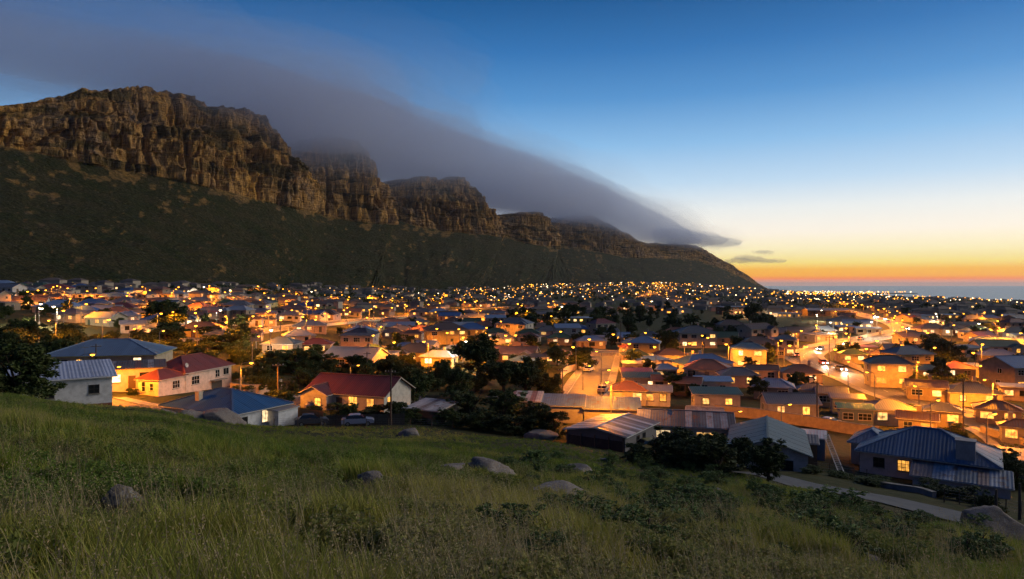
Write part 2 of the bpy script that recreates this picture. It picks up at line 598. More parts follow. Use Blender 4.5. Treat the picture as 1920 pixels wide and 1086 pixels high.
# sample density: by length, nearer parts finer
NS = 1500
dens = 1.0 / np.maximum(foot[:, 1], 500)
cum = np.concatenate([[0], np.cumsum(seg * 0.5 * (dens[1:] + dens[:-1]))])
cum[0:] = cum
s = np.interp(np.linspace(cum[1] * 0.2, cum[-1], NS), cum, sarc)


def smoothcurve(P, s):
    return np.stack([pchip_eval(sarc, P[:, k], s) for k in range(3)], -1)


Bc = smoothcurve(base, s); Fc = smoothcurve(foot, s); Tc = smoothcurve(topc, s)
ker = np.exp(-np.linspace(-2, 2, 61) ** 2); ker /= ker.sum()
Bc = np.stack([np.convolve(np.pad(Bc[:, k], 30, mode='edge'), ker, 'valid') for k in range(3)], -1)
nT, nC, nP = 120, 190, 26
rows = []; cl = []
far = Fc[:, 1] / 1200.0
for j in range(nT):
    v = j / nT
    P = Bc * (1 - v) + Fc * v
    P[:, 2] = Bc[:, 2] + (Fc[:, 2] - Bc[:, 2]) * (0.55 * v + 0.45 * v ** 2.0)
    sp = s / 140.0
    env = math.sin(math.pi * min(v * 1.02, 1)) ** 0.7
    gul = (np.abs(fbm(sp + 0.25 * v, v * 0.8, 21, 4)) - 0.25)
    P[:, 2] += env * (11 * gul * np.minimum(far, 1.6) + 10 * fbm(s / 210.0, v * 2.5, 23, 3) + 3.0 * fbm(s / 24.0, v * 15, 31, 4))
    rows.append(P); cl.append(np.clip(fbm(s / 14.0, v * 22, 41, 4) * 2.6 - 1.15 + 0.9 * fbm(s / 90.0, v * 4, 42, 2) + 3.5 * max(v - 0.86, 0) * (fbm(s / 40.0, v * 9, 43, 3) + 0.3) * 6, 0, 0.42))
nrm = np.stack([np.gradient(Fc[:, 1], s), -np.gradient(Fc[:, 0], s)], -1)
nrm = np.stack([np.convolve(np.pad(nrm[:, k], 20, mode='edge'), np.ones(41) / 41, 'valid') for k in range(2)], -1)
nrm /= np.linalg.norm(nrm, axis=1)[:, None] + 1e-9
H = Tc[:, 2] - Fc[:, 2]
hs = np.clip(H / 130.0, 0.05, 1.3)
for j in range(nC + 1):
    v = j / nC
    # strata: steps with ledges
    st = v + 0.026 * np.sin(v * 2 * math.pi * 7 + 2.2 * fbm(s / 160.0, v * 0, 52, 3) * 3)
    hz = np.clip(v * 0.55 + 0.45 * sstep(0.56, 0.64, v + 0.08 * fbm(s / 120.0, s * 0, 53, 3)) * 0.6 + 0.45 * 0.4 * sstep(0.84, 1.0, v), 0, 1)
    P = Fc.copy()
    P[:, 0] += (Tc[:, 0] - Fc[:, 0]) * hz
    P[:, 1] += (Tc[:, 1] - Fc[:, 1]) * hz
    P[:, 2] += H * np.clip(st, 0, 1.02)
    # vertical columns, cracks and gullies
    drift = v * 0.35
    colm = fbm(s / 95.0 + drift, v * 0.7, 61, 3)
    ribs = 1 - np.abs(fbm(s / 34.0 + drift, v * 1.6, 62, 4)) * 2.2
    fine = fbm(s / 9.0, v * 9.0, 63, 4)
    blocks = np.round(fbm(s / 16.0, v * 11.0, 64, 2) * 4) / 4
    crack = -np.exp(-(fbm(s / 52.0 + drift * 0.6, v * 0.9, 65, 3) / 0.055) ** 2)
    crack = crack - 0.55 * np.exp(-(fbm(s / 19.0 + drift * 0.5, v * 1.3, 67, 3) / 0.05) ** 2)
    blocks = blocks + 0.6 * np.round(fbm(s / 6.5, v * 24.0, 68, 2) * 3) / 3
    d = (24 * colm + 8 * ribs + 6 * fine + 8 * blocks + 24 * crack) * hs * math.sin(math.pi * min(0.1 + v, 1) ) ** 0.45 if v < 0.9 else (24 * colm + 8 * ribs + 6 * fine + 8 * blocks + 24 * crack) * hs * (0.62 - 0.3 * (v - 0.9) / 0.1)
    P[:, 0] += nrm[:, 0] * d
    P[:, 1] += nrm[:, 1] * d
    P[:, 2] += hs * 7 * v * fbm(s / 30.0, s * 0 + 3, 66, 4) + hs * 5 * v * blocks
    rows.append(P)
    ledge = sstep(0.15, 0.5, fbm(s / 70.0, v * 10 + 4, 71, 4) + 0.15 * np.sin(v * 44)) * 0.75
    cl.append(np.clip((1 - ledge) * np.where(hs > 0.2, 1, 0.4), 0, 1))
last = rows[-1]
inl = np.array([-0.86, 0.51])
for j in range(1, nP + 1):
    v = j / nP
    P = last.copy()
    P[:, 0] += inl[0] * 420 * v ** 1.5
    P[:, 1] += inl[1] * 420 * v ** 1.5
    P[:, 2] += -40 * v ** 2 + hs * 10 * (fbm(s / 45.0, v * 6 + 0 * s, 81, 4)) * min(1, v * 5)
    rows.append(P); cl.append(np.full(NS, 0.55 * (1 - v) + 0.1))
MV = np.stack(rows, 0)
nr = MV.shape[0]
mm = np_mesh('mountain', MV.reshape(-1, 3), grid_faces(nr, NS), False)
ca = mm.attributes.new('cliff', 'FLOAT', 'POINT')
ca.data.foreach_set('value', np.stack(cl, 0).astype(np.float32).ravel())
mountain = mesh_obj('mountain', mm, m_rock)
tag(mountain, 'long mountain range of amber sandstone buttresses above dark green slopes', 'mountain', kind='structure')


# ------------------------------------------------------------------ cloud pouring over the ridge: closed bodies of vapour
def cloud_body(name, ctrl, mat, label, seed=0, nu=160, nv=40, rough=0.10):
    """ctrl rows: px, row, depth, half height (px rows), half depth (m)"""
    C = np.array([wpt(a, b_, c_) for a, b_, c_, _, _ in ctrl])
    hh = np.array([r_[3] / FPX * r_[2] for r_ in ctrl]); hd = np.array([r_[4] for r_ in ctrl], float)
    q = np.concatenate([[0], np.cumsum(np.linalg.norm(np.diff(C, axis=0), axis=1))])
    u = np.linspace(0, q[-1], nu)
    Cc = np.stack([pchip_eval(q, C[:, k], u) for k in range(3)], -1)
    h_ = pchip_eval(q, hh, u); d_ = pchip_eval(q, hd, u)
    e = (np.clip(np.minimum(u, q[-1] - u) / (0.16 * q[-1]), 0, 1))
    taper = np.sqrt(np.clip(1 - (1 - e) ** 2, 0, 1)); taper[0] = taper[-1] = 0.002
    a = np.linspace(0, 2 * math.pi, nv, endpoint=False)
    U, A = np.meshgrid(u, a, indexing='ij')
    L = q[-1]
    nz = 1 + rough * (fbm(U / L * 9 + np.cos(A) * 0.6, np.sin(A) * 1.2 + 7, seed, 4) * 1.6)
    ax = inl
    X = Cc[:, 0][:, None] + ax[0] * np.cos(A) * (d_ * taper)[:, None] * nz
    Y = Cc[:, 1][:, None] + ax[1] * np.cos(A) * (d_ * taper)[:, None] * nz
    Z = Cc[:, 2][:, None] + np.sin(A) * (h_ * taper)[:, None] * nz
    me = np_mesh(name, np.stack([X, Y, Z], -1).reshape(-1, 3), grid_faces(nu, nv, True), True)
    n0 = len(me.vertices)
    o = mesh_obj(name, me, mat)
    tag(o, label, 'cloud', kind='stuff')
    return o


CL_MAIN = [(-420, 30, 1300, 60, 180), (-100, 66, 1330, 52, 190), (150, 108, 1290, 46, 190), (280, 134, 1300, 48, 190), (380, 158, 1360, 52, 200), (470, 186, 1450, 56, 210), (550, 214, 1580, 60, 220), (640, 244, 1800, 60, 220), (740, 276, 2040, 52, 220), (820, 300, 2190, 46, 210),
           (900, 330, 2300, 50, 210), (1020, 364, 2560, 39, 210), (1120, 393, 2880, 29, 200), (1200, 424, 3080, 26, 190), (1262, 446, 3220, 20, 160), (1310, 455, 3330, 11, 90)]
SHELL = [(1.0, 0.0058, 0.20, 'blue grey heart of the cloud bank along the mountain top', 'cloud_bank'), (1.28, 0.0018, 0.2, 'blue grey mist close around the cloud bank', 'cloud_mist'),
         (1.62, 0.0009, 0.26, 'thin mist wider around the cloud bank', 'cloud_mist'), (2.05, 0.0004, 0.3, 'faintest outer veil of the mountain cloud', 'cloud_veil')]
for k_, (sc_, de_, ro_, la_, na_) in enumerate(SHELL):
    rowsc = []
    for a, b_, c_, d_, e_ in CL_MAIN:
        w_ = min(1.0, max(0.25, (1150 - a) / 700.0))      # looser and thinner towards the highest cliff, tighter at the far end
        g_ = 1 + (sc_ - 1) * (0.35 + 0.65 * w_)
        rowsc.append((a, b_ - (sc_ - 1) * 10, c_ - (sc_ - 1) * 130, d_ * g_, e_ * g_))
    cloud_body(na_, rowsc, cloud_mat(na_, de_), la_, 5 + 4 * k_, 220, 48, ro_)
CL_BACK = [(430, 215, 2000, 50, 160), (520, 262, 2250, 60, 200), (640, 312, 2600, 62, 220), (760, 350, 2900, 52, 220), (900, 392, 3200, 44, 200), (1040, 428, 3500, 34, 180), (1180, 455, 3700, 20, 120)]
cloud_body('cloud_fill', CL_BACK, cloud_mat('cloud_fill', 0.0032), 'blue cloud filling the gaps behind the buttresses', 17, rough=0.12)
CL_HIGH = [(-500, -10, 1500, 150, 300), (-150, 20, 1600, 150, 320), (150, 60, 1700, 130, 320), (380, 110, 1850, 105, 300), (600, 165, 2050, 85, 250), (760, 215, 2250, 50, 150)]
cloud_body('cloud_sheet', CL_HIGH, cloud_mat('cloud_sheet', 0.0009), 'faint violet cloud sheet spreading above the highest cliff', 15, rough=0.25)
TIP = [(1225, 438, 3150, 14, 70), (1290, 448, 3200, 16, 90), (1330, 450, 3230, 13, 80), (1385, 458, 3260, 5, 40)]
cloud_body('cloud_tip', TIP, cloud_mat('cloud_tip', 0.013, (0.80, 0.84, 0.93)), 'dark blue cloud tongue trailing off the end of the bank', 13, 90, 30, 0.4)
cloud_body('cloud_mist', [(a, b_, c_, d_ * 1.6, e_ * 1.5) for a, b_, c_, d_, e_ in TIP], cloud_mat('cloud_tip_mist', 0.0022, (0.80, 0.84, 0.93)), 'thin mist around the cloud tongue', 19, 90, 30, 0.5)
for i, (pts, lab) in enumerate((([(1362, 492, 3300, 3, 30), (1385, 489, 3300, 5, 40), (1412, 491, 3300, 3, 30)], 'lowest of three small dark cloud wisps above the headland'),
                                ([(1380, 482, 3350, 3, 30), (1405, 484, 3350, 7, 45), (1432, 489, 3350, 5, 40), (1470, 490, 3350, 3, 30)], 'longest of three small dark cloud wisps above the headland'),
                                ([(1418, 472, 3400, 2, 25), (1432, 473, 3400, 5, 35), (1445, 474, 3400, 2, 25)], 'topmost of three small dark cloud wisps above the headland'))):
    o = cloud_body('cloud_wisp', pts, cloud_mat('cloud_wisp', 0.022, (0.80, 0.74, 0.74)), lab, 30 + i, 60, 24, 0.6)
    o['group'] = 'small cloud wisps over the sea'

# ------------------------------------------------------------------ materials of the town
def objcolor_mat(name, rough, scale, dirt, dirt_amt, spec=0.3, corr=False, rust=0.0, bstr=0.3, metal=0.0):
    m, t, b = new_mat(name)
    b.inputs['Roughness'].default_value = rough
    b.inputs['Specular IOR Level'].default_value = spec
    b.inputs['Metallic'].default_value = metal
    oi = add(t, 'ShaderNodeObjectInfo')
    geo_ = add(t, 'ShaderNodeNewGeometry')
    f, raw = noise_fac(t, scale, 5, 0.65, lo=0.42, hi=0.75, vec=geo_.outputs['Position'])
    k = add(t, 'ShaderNodeMath', operation='MULTIPLY'); k.inputs[1].default_value = dirt_amt
    t.links.new(f, k.inputs[0])
    c = mixc(t, k.outputs[0], oi.outputs['Color'], dirt)
    hh = raw
    if rust:
        f2, r2 = noise_fac(t, 0.55, 6, 0.7, lo=0.56, hi=0.66, vec=geo_.outputs['Position'])
        k2 = add(t, 'ShaderNodeMath', operation='MULTIPLY'); k2.inputs[1].default_value = rust
        t.links.new(f2, k2.inputs[0])
        c = mixc(t, k2.outputs[0], c, (0.16, 0.075, 0.040))
    # small tint change from sheet to sheet
    hv = add(t, 'ShaderNodeMapRange'); hv.inputs[3].default_value = 0.86; hv.inputs[4].default_value = 1.12
    t.links.new(oi.outputs['Random'], hv.inputs[0])
    cm = add(t, 'ShaderNodeVectorMath', operation='SCALE')
    t.links.new(c, cm.inputs[0]); t.links.new(hv.outputs[0], cm.inputs['Scale'])
    t.links.new(cm.outputs[0], b.inputs['Base Color'])
    if corr:
        uvn = add(t, 'ShaderNodeUVMap')
        w = add(t, 'ShaderNodeTexWave', wave_type='BANDS', bands_direction='X')
        w.inputs['Scale'].default_value = 0.85
        t.links.new(uvn.outputs[0], w.inputs['Vector'])
        bump(t, b, w.outputs['Fac'], 0.6, 0.05)
    else:
        bump(t, b, raw, bstr, 0.02)
    return m


m_wall = objcolor_mat('painted_plaster', 0.9, 1.3, (0.10, 0.085, 0.065), 0.45, 0.2)
m_roof = objcolor_mat('corrugated_roof', 0.5, 0.9, (0.07, 0.07, 0.075), 0.28, 0.4, corr=True, rust=0.12)
m_rust = objcolor_mat('rusted_roof', 0.6, 1.1, (0.07, 0.06, 0.06), 0.6, 0.4, corr=True, rust=1.0)
m_trim = objcolor_mat('painted_timber', 0.7, 4.0, (0.12, 0.10, 0.08), 0.3)
m_tank = simple_mat('white_frame', (0.62, 0.60, 0.55), (0.45, 0.42, 0.38), 3)
m_darkframe = simple_mat('dark_frame', (0.05, 0.045, 0.04), (0.03, 0.03, 0.03), 3)
m_glass, t, b = new_mat('dark_window_glass')
b.inputs['Base Color'].default_value = (0.015, 0.017, 0.02, 1); b.inputs['Roughness'].default_value = 0.08
m_lit = [emit_mat('lit_window_amber', (1.0, 0.44, 0.07), 1.35, 0.6), emit_mat('lit_window_warm', (1.0, 0.54, 0.15), 1.7, 0.5), emit_mat('lit_window_pale', (1.0, 0.70, 0.36), 2.1, 0.5)]
m_litfar = [emit_mat('far_window_amber', (1.0, 0.40, 0.05), 2.0, 0.6, 'NONE'), emit_mat('far_window_warm', (1.0, 0.46, 0.09), 2.2, 0.6, 'NONE'), emit_mat('far_window_pale', (1.0, 0.60, 0.24), 2.6, 0.6, 'NONE')]
SOD = (1.0, 0.275, 0.010)
m_bulb = emit_mat('sodium_bulb', (1.0, 0.38, 0.022), 10.0, 0, 'NONE')
m_bulbw = emit_mat('white_bulb', (1.0, 0.80, 0.50), 12.0, 0, 'NONE')
m_metal = simple_mat('galvanised_steel', (0.20, 0.20, 0.20), (0.13, 0.13, 0.13), 5, 0.5)
m_wood = simple_mat('weathered_pole_timber', (0.14, 0.10, 0.07), (0.08, 0.06, 0.045), 6, 0.9, 0.3)
m_asph = simple_mat('asphalt', (0.12, 0.117, 0.115), (0.085, 0.083, 0.082), 0.8, 0.72, 0.3, 0.02, spec=0.35)
m_kerb = simple_mat('concrete_kerb', (0.34, 0.32, 0.29), (0.22, 0.21, 0.19), 1.5)
m_paint = simple_mat('road_paint', (0.62, 0.60, 0.54), (0.35, 0.34, 0.31), 2.5)
m_conc = simple_mat('concrete', (0.30, 0.28, 0.25), (0.18, 0.17, 0.15), 1.2, 0.9, 0.3)

# ------------------------------------------------------------------ houses
_wcache = {}


def window_mesh(w, h, nx, ny, dark):
    k = ('f', round(w, 2), round(h, 2), nx, ny, dark)
    if k not in _wcache:
        m = MB(); fr = 0.07
        m.box(-w / 2 - fr, -w / 2, -0.05, 0.0, -h / 2 - fr, h / 2 + fr)
        m.box(w / 2, w / 2 + fr, -0.05, 0.0, -h / 2 - fr, h / 2 + fr)
        m.box(-w / 2, w / 2, -0.05, 0.0, h / 2, h / 2 + fr)
        m.box(-w / 2, w / 2, -0.05, 0.0, -h / 2 - fr, -h / 2)
        for i in range(1, nx):
            x = -w / 2 + w * i / nx
            m.box(x - 0.025, x + 0.025, -0.042, -0.004, -h / 2, h / 2)
        for i in range(1, ny):
            z = -h / 2 + h * i / ny
            m.box(-w / 2, w / 2, -0.038, -0.006, z - 0.022, z + 0.022)
        _wcache[k] = m.mesh('window', m_darkframe if dark else m_tank)
    return _wcache[k]


def pane_mesh(w, h, mat):
    k = ('p', round(w, 2), round(h, 2), mat.name)
    if k not in _wcache:
        m = MB(); m.box(-w / 2, w / 2, -0.016, -0.002, -h / 2, h / 2)
        _wcache[k] = m.mesh('pane', mat)
    return _wcache[k]


def sill_mesh(w):
    k = ('s', round(w, 2))
    if k not in _wcache:
        m = MB(); m.box(-w / 2 - 0.12, w / 2 + 0.12, -0.13, 0.0, -0.05, 0.05)
        _wcache[k] = m.mesh('sill', m_conc)
    return _wcache[k]


def door_mesh():
    if 'd' not in _wcache:
        m = MB()
        m.box(-0.45, 0.45, -0.04, 0, 0, 2.0)
        m.box(-0.53, -0.45, -0.07, 0, 0, 2.08); m.box(0.45, 0.53, -0.07, 0, 0, 2.08); m.box(-0.45, 0.45, -0.07, 0, 2.0, 2.08)
        m.box(-0.3, 0.3, -0.055, -0.04, 0.25, 0.9); m.box(-0.3, 0.3, -0.055, -0.04, 1.1, 1.8)
        _wcache['d'] = m.mesh('door', m_trim)
    return _wcache['d']


def face_mat(bl, face):
    """transform of a block's wall face: x along the wall (left to right seen from outside), -y outwards, z up from the floor"""
    cx, cy, L, W = bl['cx'], bl['cy'], bl['L'], bl['W']
    if face == 'f': return Matrix.Translation((cx, cy - W / 2, 0))
    if face == 'b': return Matrix.Translation((cx, cy + W / 2, 0)) @ Matrix.Rotation(math.pi, 4, 'Z')
    if face == 'r': return Matrix.Translation((cx + L / 2, cy, 0)) @ Matrix.Rotation(math.pi / 2, 4, 'Z')
    return Matrix.Translation((cx - L / 2, cy, 0)) @ Matrix.Rotation(-math.pi / 2, 4, 'Z')


def roof_polys(bl):
    """slopes of a block's roof: list of (points counter-clockwise from above, eave direction), plus ridge lines and eave lines"""
    cx, cy, L, W, h = bl['cx'], bl['cy'], bl['L'], bl['W'], bl['h']
    o = bl.get('over', 0.4); rise = bl.get('rise', 1.6); kind = bl.get('roof', 'hip')
    x0, x1, y0, y1 = cx - L / 2 - o, cx + L / 2 + o, cy - W / 2 - o, cy + W / 2 + o
    ridge = bl.get('ridge', 'x' if L >= W else 'y')
    V3 = Vector
    if kind == 'flat':
        z = h + 0.12
        s_ = bl.get('rise', 0.25)
        P_ = [V3((x0, y0, z)), V3((x1, y0, z)), V3((x1, y1, z + s_)), V3((x0, y1, z + s_))]
        return [(P_, V3((1, 0, 0)))], [], [(P_[0], P_[1]), (P_[1], P_[2]), (P_[2], P_[3]), (P_[3], P_[0])]
    if kind == 'mono':
        d = bl.get('fall', 'f')
        if d == 'f': zz = (h, h, h + rise, h + rise)
        elif d == 'b': zz = (h + rise, h + rise, h, h)
        elif d == 'l': zz = (h, h + rise, h + rise, h)
        else: zz = (h + rise, h, h, h + rise)
        P_ = [V3((x0, y0, zz[0])), V3((x1, y0, zz[1])), V3((x1, y1, zz[2])), V3((x0, y1, zz[3]))]
        for p in P_: p.z += 0.1
        e = V3((1, 0, 0)) if d in 'fb' else V3((0, 1, 0))
        return [(P_, e)], [], [(P_[0], P_[1]), (P_[1], P_[2]), (P_[2], P_[3]), (P_[3], P_[0])]
    drop = rise * o / ((W if ridge == 'x' else L) / 2)
    ze = h - drop + 0.1; zr = h + rise + 0.1
    A, B, C, D = V3((x0, y0, ze)), V3((x1, y0, ze)), V3((x1, y1, ze)), V3((x0, y1, ze))
    ex, ey = V3((1, 0, 0)), V3((0, 1, 0))
    if kind == 'gable':
        if ridge == 'x':
            E, F = V3((x0, cy, zr)), V3((x1, cy, zr))
            return [([A, B, F, E], ex), ([C, D, E, F], ex)], [(E, F)], [(A, B), (C, D), (A, E), (E, D), (B, F), (F, C)]
        E, F = V3((cx, y0, zr)), V3((cx, y1, zr))
        return [([B, C, F, E], ey), ([D, A, E, F], ey)], [(E, F)], [(B, C), (D, A), (A, E), (E, B), (D, F), (F, C)]
    if ridge == 'x':
        i = min(bl.get('hip', 0.5) * W + o, (x1 - x0) / 2 - 0.05)
        E, F = V3((x0 + i, cy, zr)), V3((x1 - i, cy, zr))
        return [([A, B, F, E], ex), ([B, C, F], ey), ([C, D, E, F], ex), ([D, A, E], ey)], [(E, F), (A, E), (D, E), (B, F), (C, F)], [(A, B), (B, C), (C, D), (D, A)]
    i = min(bl.get('hip', 0.5) * L + o, (y1 - y0) / 2 - 0.05)
    E, F = V3((cx, y0 + i, zr)), V3((cx, y1 - i, zr))
    return [([A, B, E], ex), ([B, C, F, E], ey), ([C, D, F], ex), ([D, A, E, F], ey)], [(E, F), (A, E), (B, E), (C, F), (D, F)], [(A, B), (B, C), (C, D), (D, A)]


def clip_half(poly, d, lim, keep_less):
    out = []
    for i in range(len(poly)):
        a, b_ = poly[i], poly[(i + 1) % len(poly)]
        da, db = a.dot(d) - lim, b_.dot(d) - lim
        if not keep_less: da, db = -da, -db
        if da <= 0: out.append(a)
        if (da < 0 < db) or (db < 0 < da): out.append(a.lerp(b_, da / (da - db)))
    return out


def poly_uv(pts, e):
    n = (pts[1] - pts[0]).cross(pts[2] - pts[0]).normalized()
    g = n.cross(e)
    return [(p.dot(e), p.dot(g)) for p in pts]


def bar(m, a, b_, r, up=0.0):
    d = b_ - a
    L = d.length
    if L < 0.05: return
    q = d.to_track_quat('X', 'Z').to_matrix().to_4x4()
    m.box(0, L, -r, r, -r * 0.5 + up, r * 0.5 + up, Matrix.Translation(a) @ q)


def walls_mesh(blocks, base=0.6):
    m = MB()
    for bl in blocks:
        cx, cy, L, W, h = bl['cx'], bl['cy'], bl['L'], bl['W'], bl['h']
        if bl.get('open'):   # posts only
            for sx in (-1, 1):
                for sy in (-1, 0, 1):
                    x, y = cx + sx * (L / 2 - 0.1), cy + sy * (W / 2 - 0.1)
                    m.box(x - 0.08, x + 0.08, y - 0.08, y + 0.08, -base, h)
            continue
        kind = bl.get('roof', 'hip'); rise = bl.get('rise', 1.6)
        ridge = bl.get('ridge', 'x' if L >= W else 'y')
        x0, x1, y0, y1 = cx - L / 2, cx + L / 2, cy - W / 2, cy + W / 2
        z0 = -base - bl.get('sink', 0)
        zc = [h, h, h, h]
        if kind == 'mono':
            d = bl.get('fall', 'f')
            zc = {'f': [h, h, h + rise, h + rise], 'b': [h + rise, h + rise, h, h], 'l': [h, h + rise, h + rise, h], 'r': [h + rise, h, h, h + rise]}[d]
        c = [(x0, y0), (x1, y0), (x1, y1), (x0, y1)]
        lo = [(p[0], p[1], z0) for p in c]
        hi = [(p[0], p[1], z) for p, z in zip(c, zc)]
        for i in range(4):
            j = (i + 1) % 4
            pts = [lo[i], lo[j], hi[j], hi[i]]
            if kind == 'gable':
                if ridge == 'x' and i in (1, 3): pts = [lo[i], lo[j], hi[j], ((hi[i][0] + hi[j][0]) / 2, cy, h + rise), hi[i]]
                if ridge == 'y' and i in (0, 2): pts = [lo[i], lo[j], hi[j], (cx, (hi[i][1] + hi[j][1]) / 2, h + rise), hi[i]]
            m.poly(pts)
        if kind in ('hip', 'flat', 'mono'): m.poly(hi)
    return m.mesh('wall', m_wall)


def window(parent, bl, face, u, z, w, h, lit=None, nx=2, ny=2, dark=False, sill=True, far_=False):
    M = face_mat(bl, face) @ Matrix.Translation((u, -0.003, z))
    fr = mesh_obj('window', window_mesh(w, h, nx, ny, dark), None, parent)
    fr.matrix_local = M
    mat = m_glass if lit is None else (m_litfar if far_ else m_lit)[lit]
    mesh_obj('pane', pane_mesh(w, h, mat), None, fr)
    if sill: mesh_obj('sill', sill_mesh(w), None, fr, (0, 0, -h / 2 - 0.12))
    return fr


def door(parent, bl, face, u, c=(0.10, 0.06, 0.04)):
    d = mesh_obj('door', door_mesh(), None, parent, None, c)
    d.matrix_local = face_mat(bl, face) @ Matrix.Translation((u, -0.003, 0))
    if 'hd' not in _wcache:
        m = MB(); m.box(0.33, 0.42, -0.10, -0.057, 0.96, 1.0); _wcache['hd'] = m.mesh('handle', m_metal)
    mesh_obj('handle', _wcache['hd'], None, d)
    return d


def house(label, X, Y, yaw, blocks, wall_c, z=None, sheets=0.0, name='house', group='houses of the hillside town', cat='house', gutter=True):
    """an Empty at floor level with wall, roof slopes, gutters; blocks are boxes with their own roofs"""
    if z is None:
        z = zland(X, Y) + 0.15
    o = empty(name, (X, Y, z), R(yaw))
    tag(o, label, cat, group)
    if 'cx' not in blocks[0]: blocks[0]['cx'] = 0
    for bl in blocks:
        bl.setdefault('cx', 0); bl.setdefault('cy', 0)
    mesh_obj('wall', walls_mesh(blocks, 2.2), None, o, None, wall_c)
    for bl in blocks:
        slopes, ridges, eaves = roof_polys(bl)
        rc = bl.get('rc', (0.2, 0.2, 0.22)); rm = m_rust if bl.get('rust') else m_roof
        th = 0.10
        if sheets:
            m = MB()
            for pts, e in slopes: m.prism([p - Vector((0, 0, 0.03)) for p in pts], th, poly_uv(pts, e))
            ro = mesh_obj('roof', m.mesh('roof', m_trim), None, o, None, tuple(x * 0.6 for x in rc))
            for pts, e in slopes:
                lo_, hi_ = min(p.dot(e) for p in pts), max(p.dot(e) for p in pts)
                n = max(1, int(round((hi_ - lo_) / sheets)))
                for i in range(n):
                    a = lo_ + (hi_ - lo_) * i / n + 0.012; b_ = lo_ + (hi_ - lo_) * (i + 1) / n - 0.012
                    q = clip_half(clip_half(pts, e, b_, True), e, a, False)
                    if len(q) < 3: continue
                    up = Vector((0, 0, 0.012 if i % 2 else 0.0))
                    q = [p + up for p in q]
                    s_ = MB(); s_.prism(q, 0.028, poly_uv(q, e))
                    cc = rc
                    if bl.get('patch'):
                        cc = random.choice(bl['patch'])
                    mesh_obj('roof_sheet', s_.mesh('roof_sheet', rm), None, ro, None, cc)
        else:
            m = MB()
            for pts, e in slopes: m.prism(pts, th, poly_uv(pts, e))
            ro = mesh_obj('roof', m.mesh('roof', rm), None, o, None, rc)
        if ridges:
            m = MB()
            for a, b_ in ridges: bar(m, a, b_, 0.11, 0.03)
            mesh_obj('ridge_cap', m.mesh('ridge_cap', m_trim), None, ro, None, tuple(min(1, x * 1.25 + 0.02) for x in rc))
        if gutter:
            m = MB()
            for a, b_ in eaves: bar(m, a - Vector((0, 0, 0.10)), b_ - Vector((0, 0, 0.10)), 0.075)
            mesh_obj('gutter', m.mesh('gutter', m_trim), None, o, None, bl.get('fascia', (0.55, 0.53, 0.50)))
    return o


def chimney(o, x, y, z0, z1, w=0.6, d=0.6, c=(0.45, 0.40, 0.34)):
    m = MB()
    m.box(x - w / 2, x + w / 2, y - d / 2, y + d / 2, z0, z1)
    m.box(x - w / 2 - 0.06, x + w / 2 + 0.06, y - d / 2 - 0.06, y + d / 2 + 0.06, z1, z1 + 0.12)
    return mesh_obj('chimney', m.mesh('chimney', m_wall), None, o, None, c)


GREY = (0.12, 0.13, 0.155); BLUE = (0.04, 0.10, 0.26); PBLUE = (0.15, 0.22, 0.36); RED = (0.20, 0.048, 0.034); MAROON = (0.14, 0.038, 0.034)
BROWN = (0.095, 0.062, 0.05); GREEN = (0.04, 0.075, 0.04); DGREY = (0.065, 0.07, 0.082); SILVER = (0.25, 0.28, 0.34); TERRA = (0.27, 0.12, 0.07)
WHITE = (0.52, 0.50, 0.47); CREAM = (0.44, 0.37, 0.27); PINK = (0.42, 0.31, 0.26); TAN = (0.33, 0.25, 0.18); YEL = (0.48, 0.37, 0.15); WARM = (0.46, 0.41, 0.34)

# --- nearest houses, each read off the photograph
def rc2(x, y, yaw):   # local axes
    a = R(yaw)
    return Vector((math.cos(a), math.sin(a), 0)), Vector((-math.sin(a), math.cos(a), 0))


HEROES = []   # (X, Y, radius) kept free of filler houses


def hero(o, r):
    HEROES.append((o.location.x, o.location.y, r))
    return o


# 1 white house behind the grass, far left of the hill crest
ex, ey = rc2(0, 0, 35)
C = Vector((-45.1, 77, 0)) - ex * 4.6 + ey * 4
b1 = dict(L=9.2, W=8, h=3.05, roof='mono', rise=1.05, over=0.45, rc=(0.42, 0.46, 0.58), fascia=(0.66, 0.66, 0.68))
o = hero(house('white rendered house with pale blue lean roof behind the grass crest at the left', C.x, C.y, 35, [b1], (0.68, 0.67, 0.66), z=CAMZ - 13.6, sheets=1.1), 8)
window(o, b1, 'f', -1.35, 1.55, 0.95, 0.85, None, 2, 2, True)
window(o, b1, 'f', 2.85, 1.75, 0.9, 0.85, None, 2, 2, True)
m = MB(); m.box(1.2, 4.62, -4.06, -4.003, -1.6, 0.1); mesh_obj('brick_plinth', m.mesh('brick_plinth', m_wall), None, o, None, (0.22, 0.08, 0.05))

# 2 large blue hipped house behind it
b1 = dict(L=18, W=12, h=2.8, rise=2.2, over=0.6, rc=(0.13, 0.19, 0.29), fascia=(0.5, 0.46, 0.2))
o = hero(house('wide cream house with dusty blue hipped roof beside a bare utility pole', -74.5, 127, 12, [b1], CREAM, z=CAMZ - 15.6, sheets=1.5), 13)
window(o, b1, 'f', -5.8, 1.4, 1.6, 1.1, None, 2, 1, True); window(o, b1, 'f', -3.2, 1.4, 0.9, 1.1, 1); window(o, b1, 'f', 6.2, 1.5, 1.2, 1.2, 2); door(o, b1, 'f', 0.6)
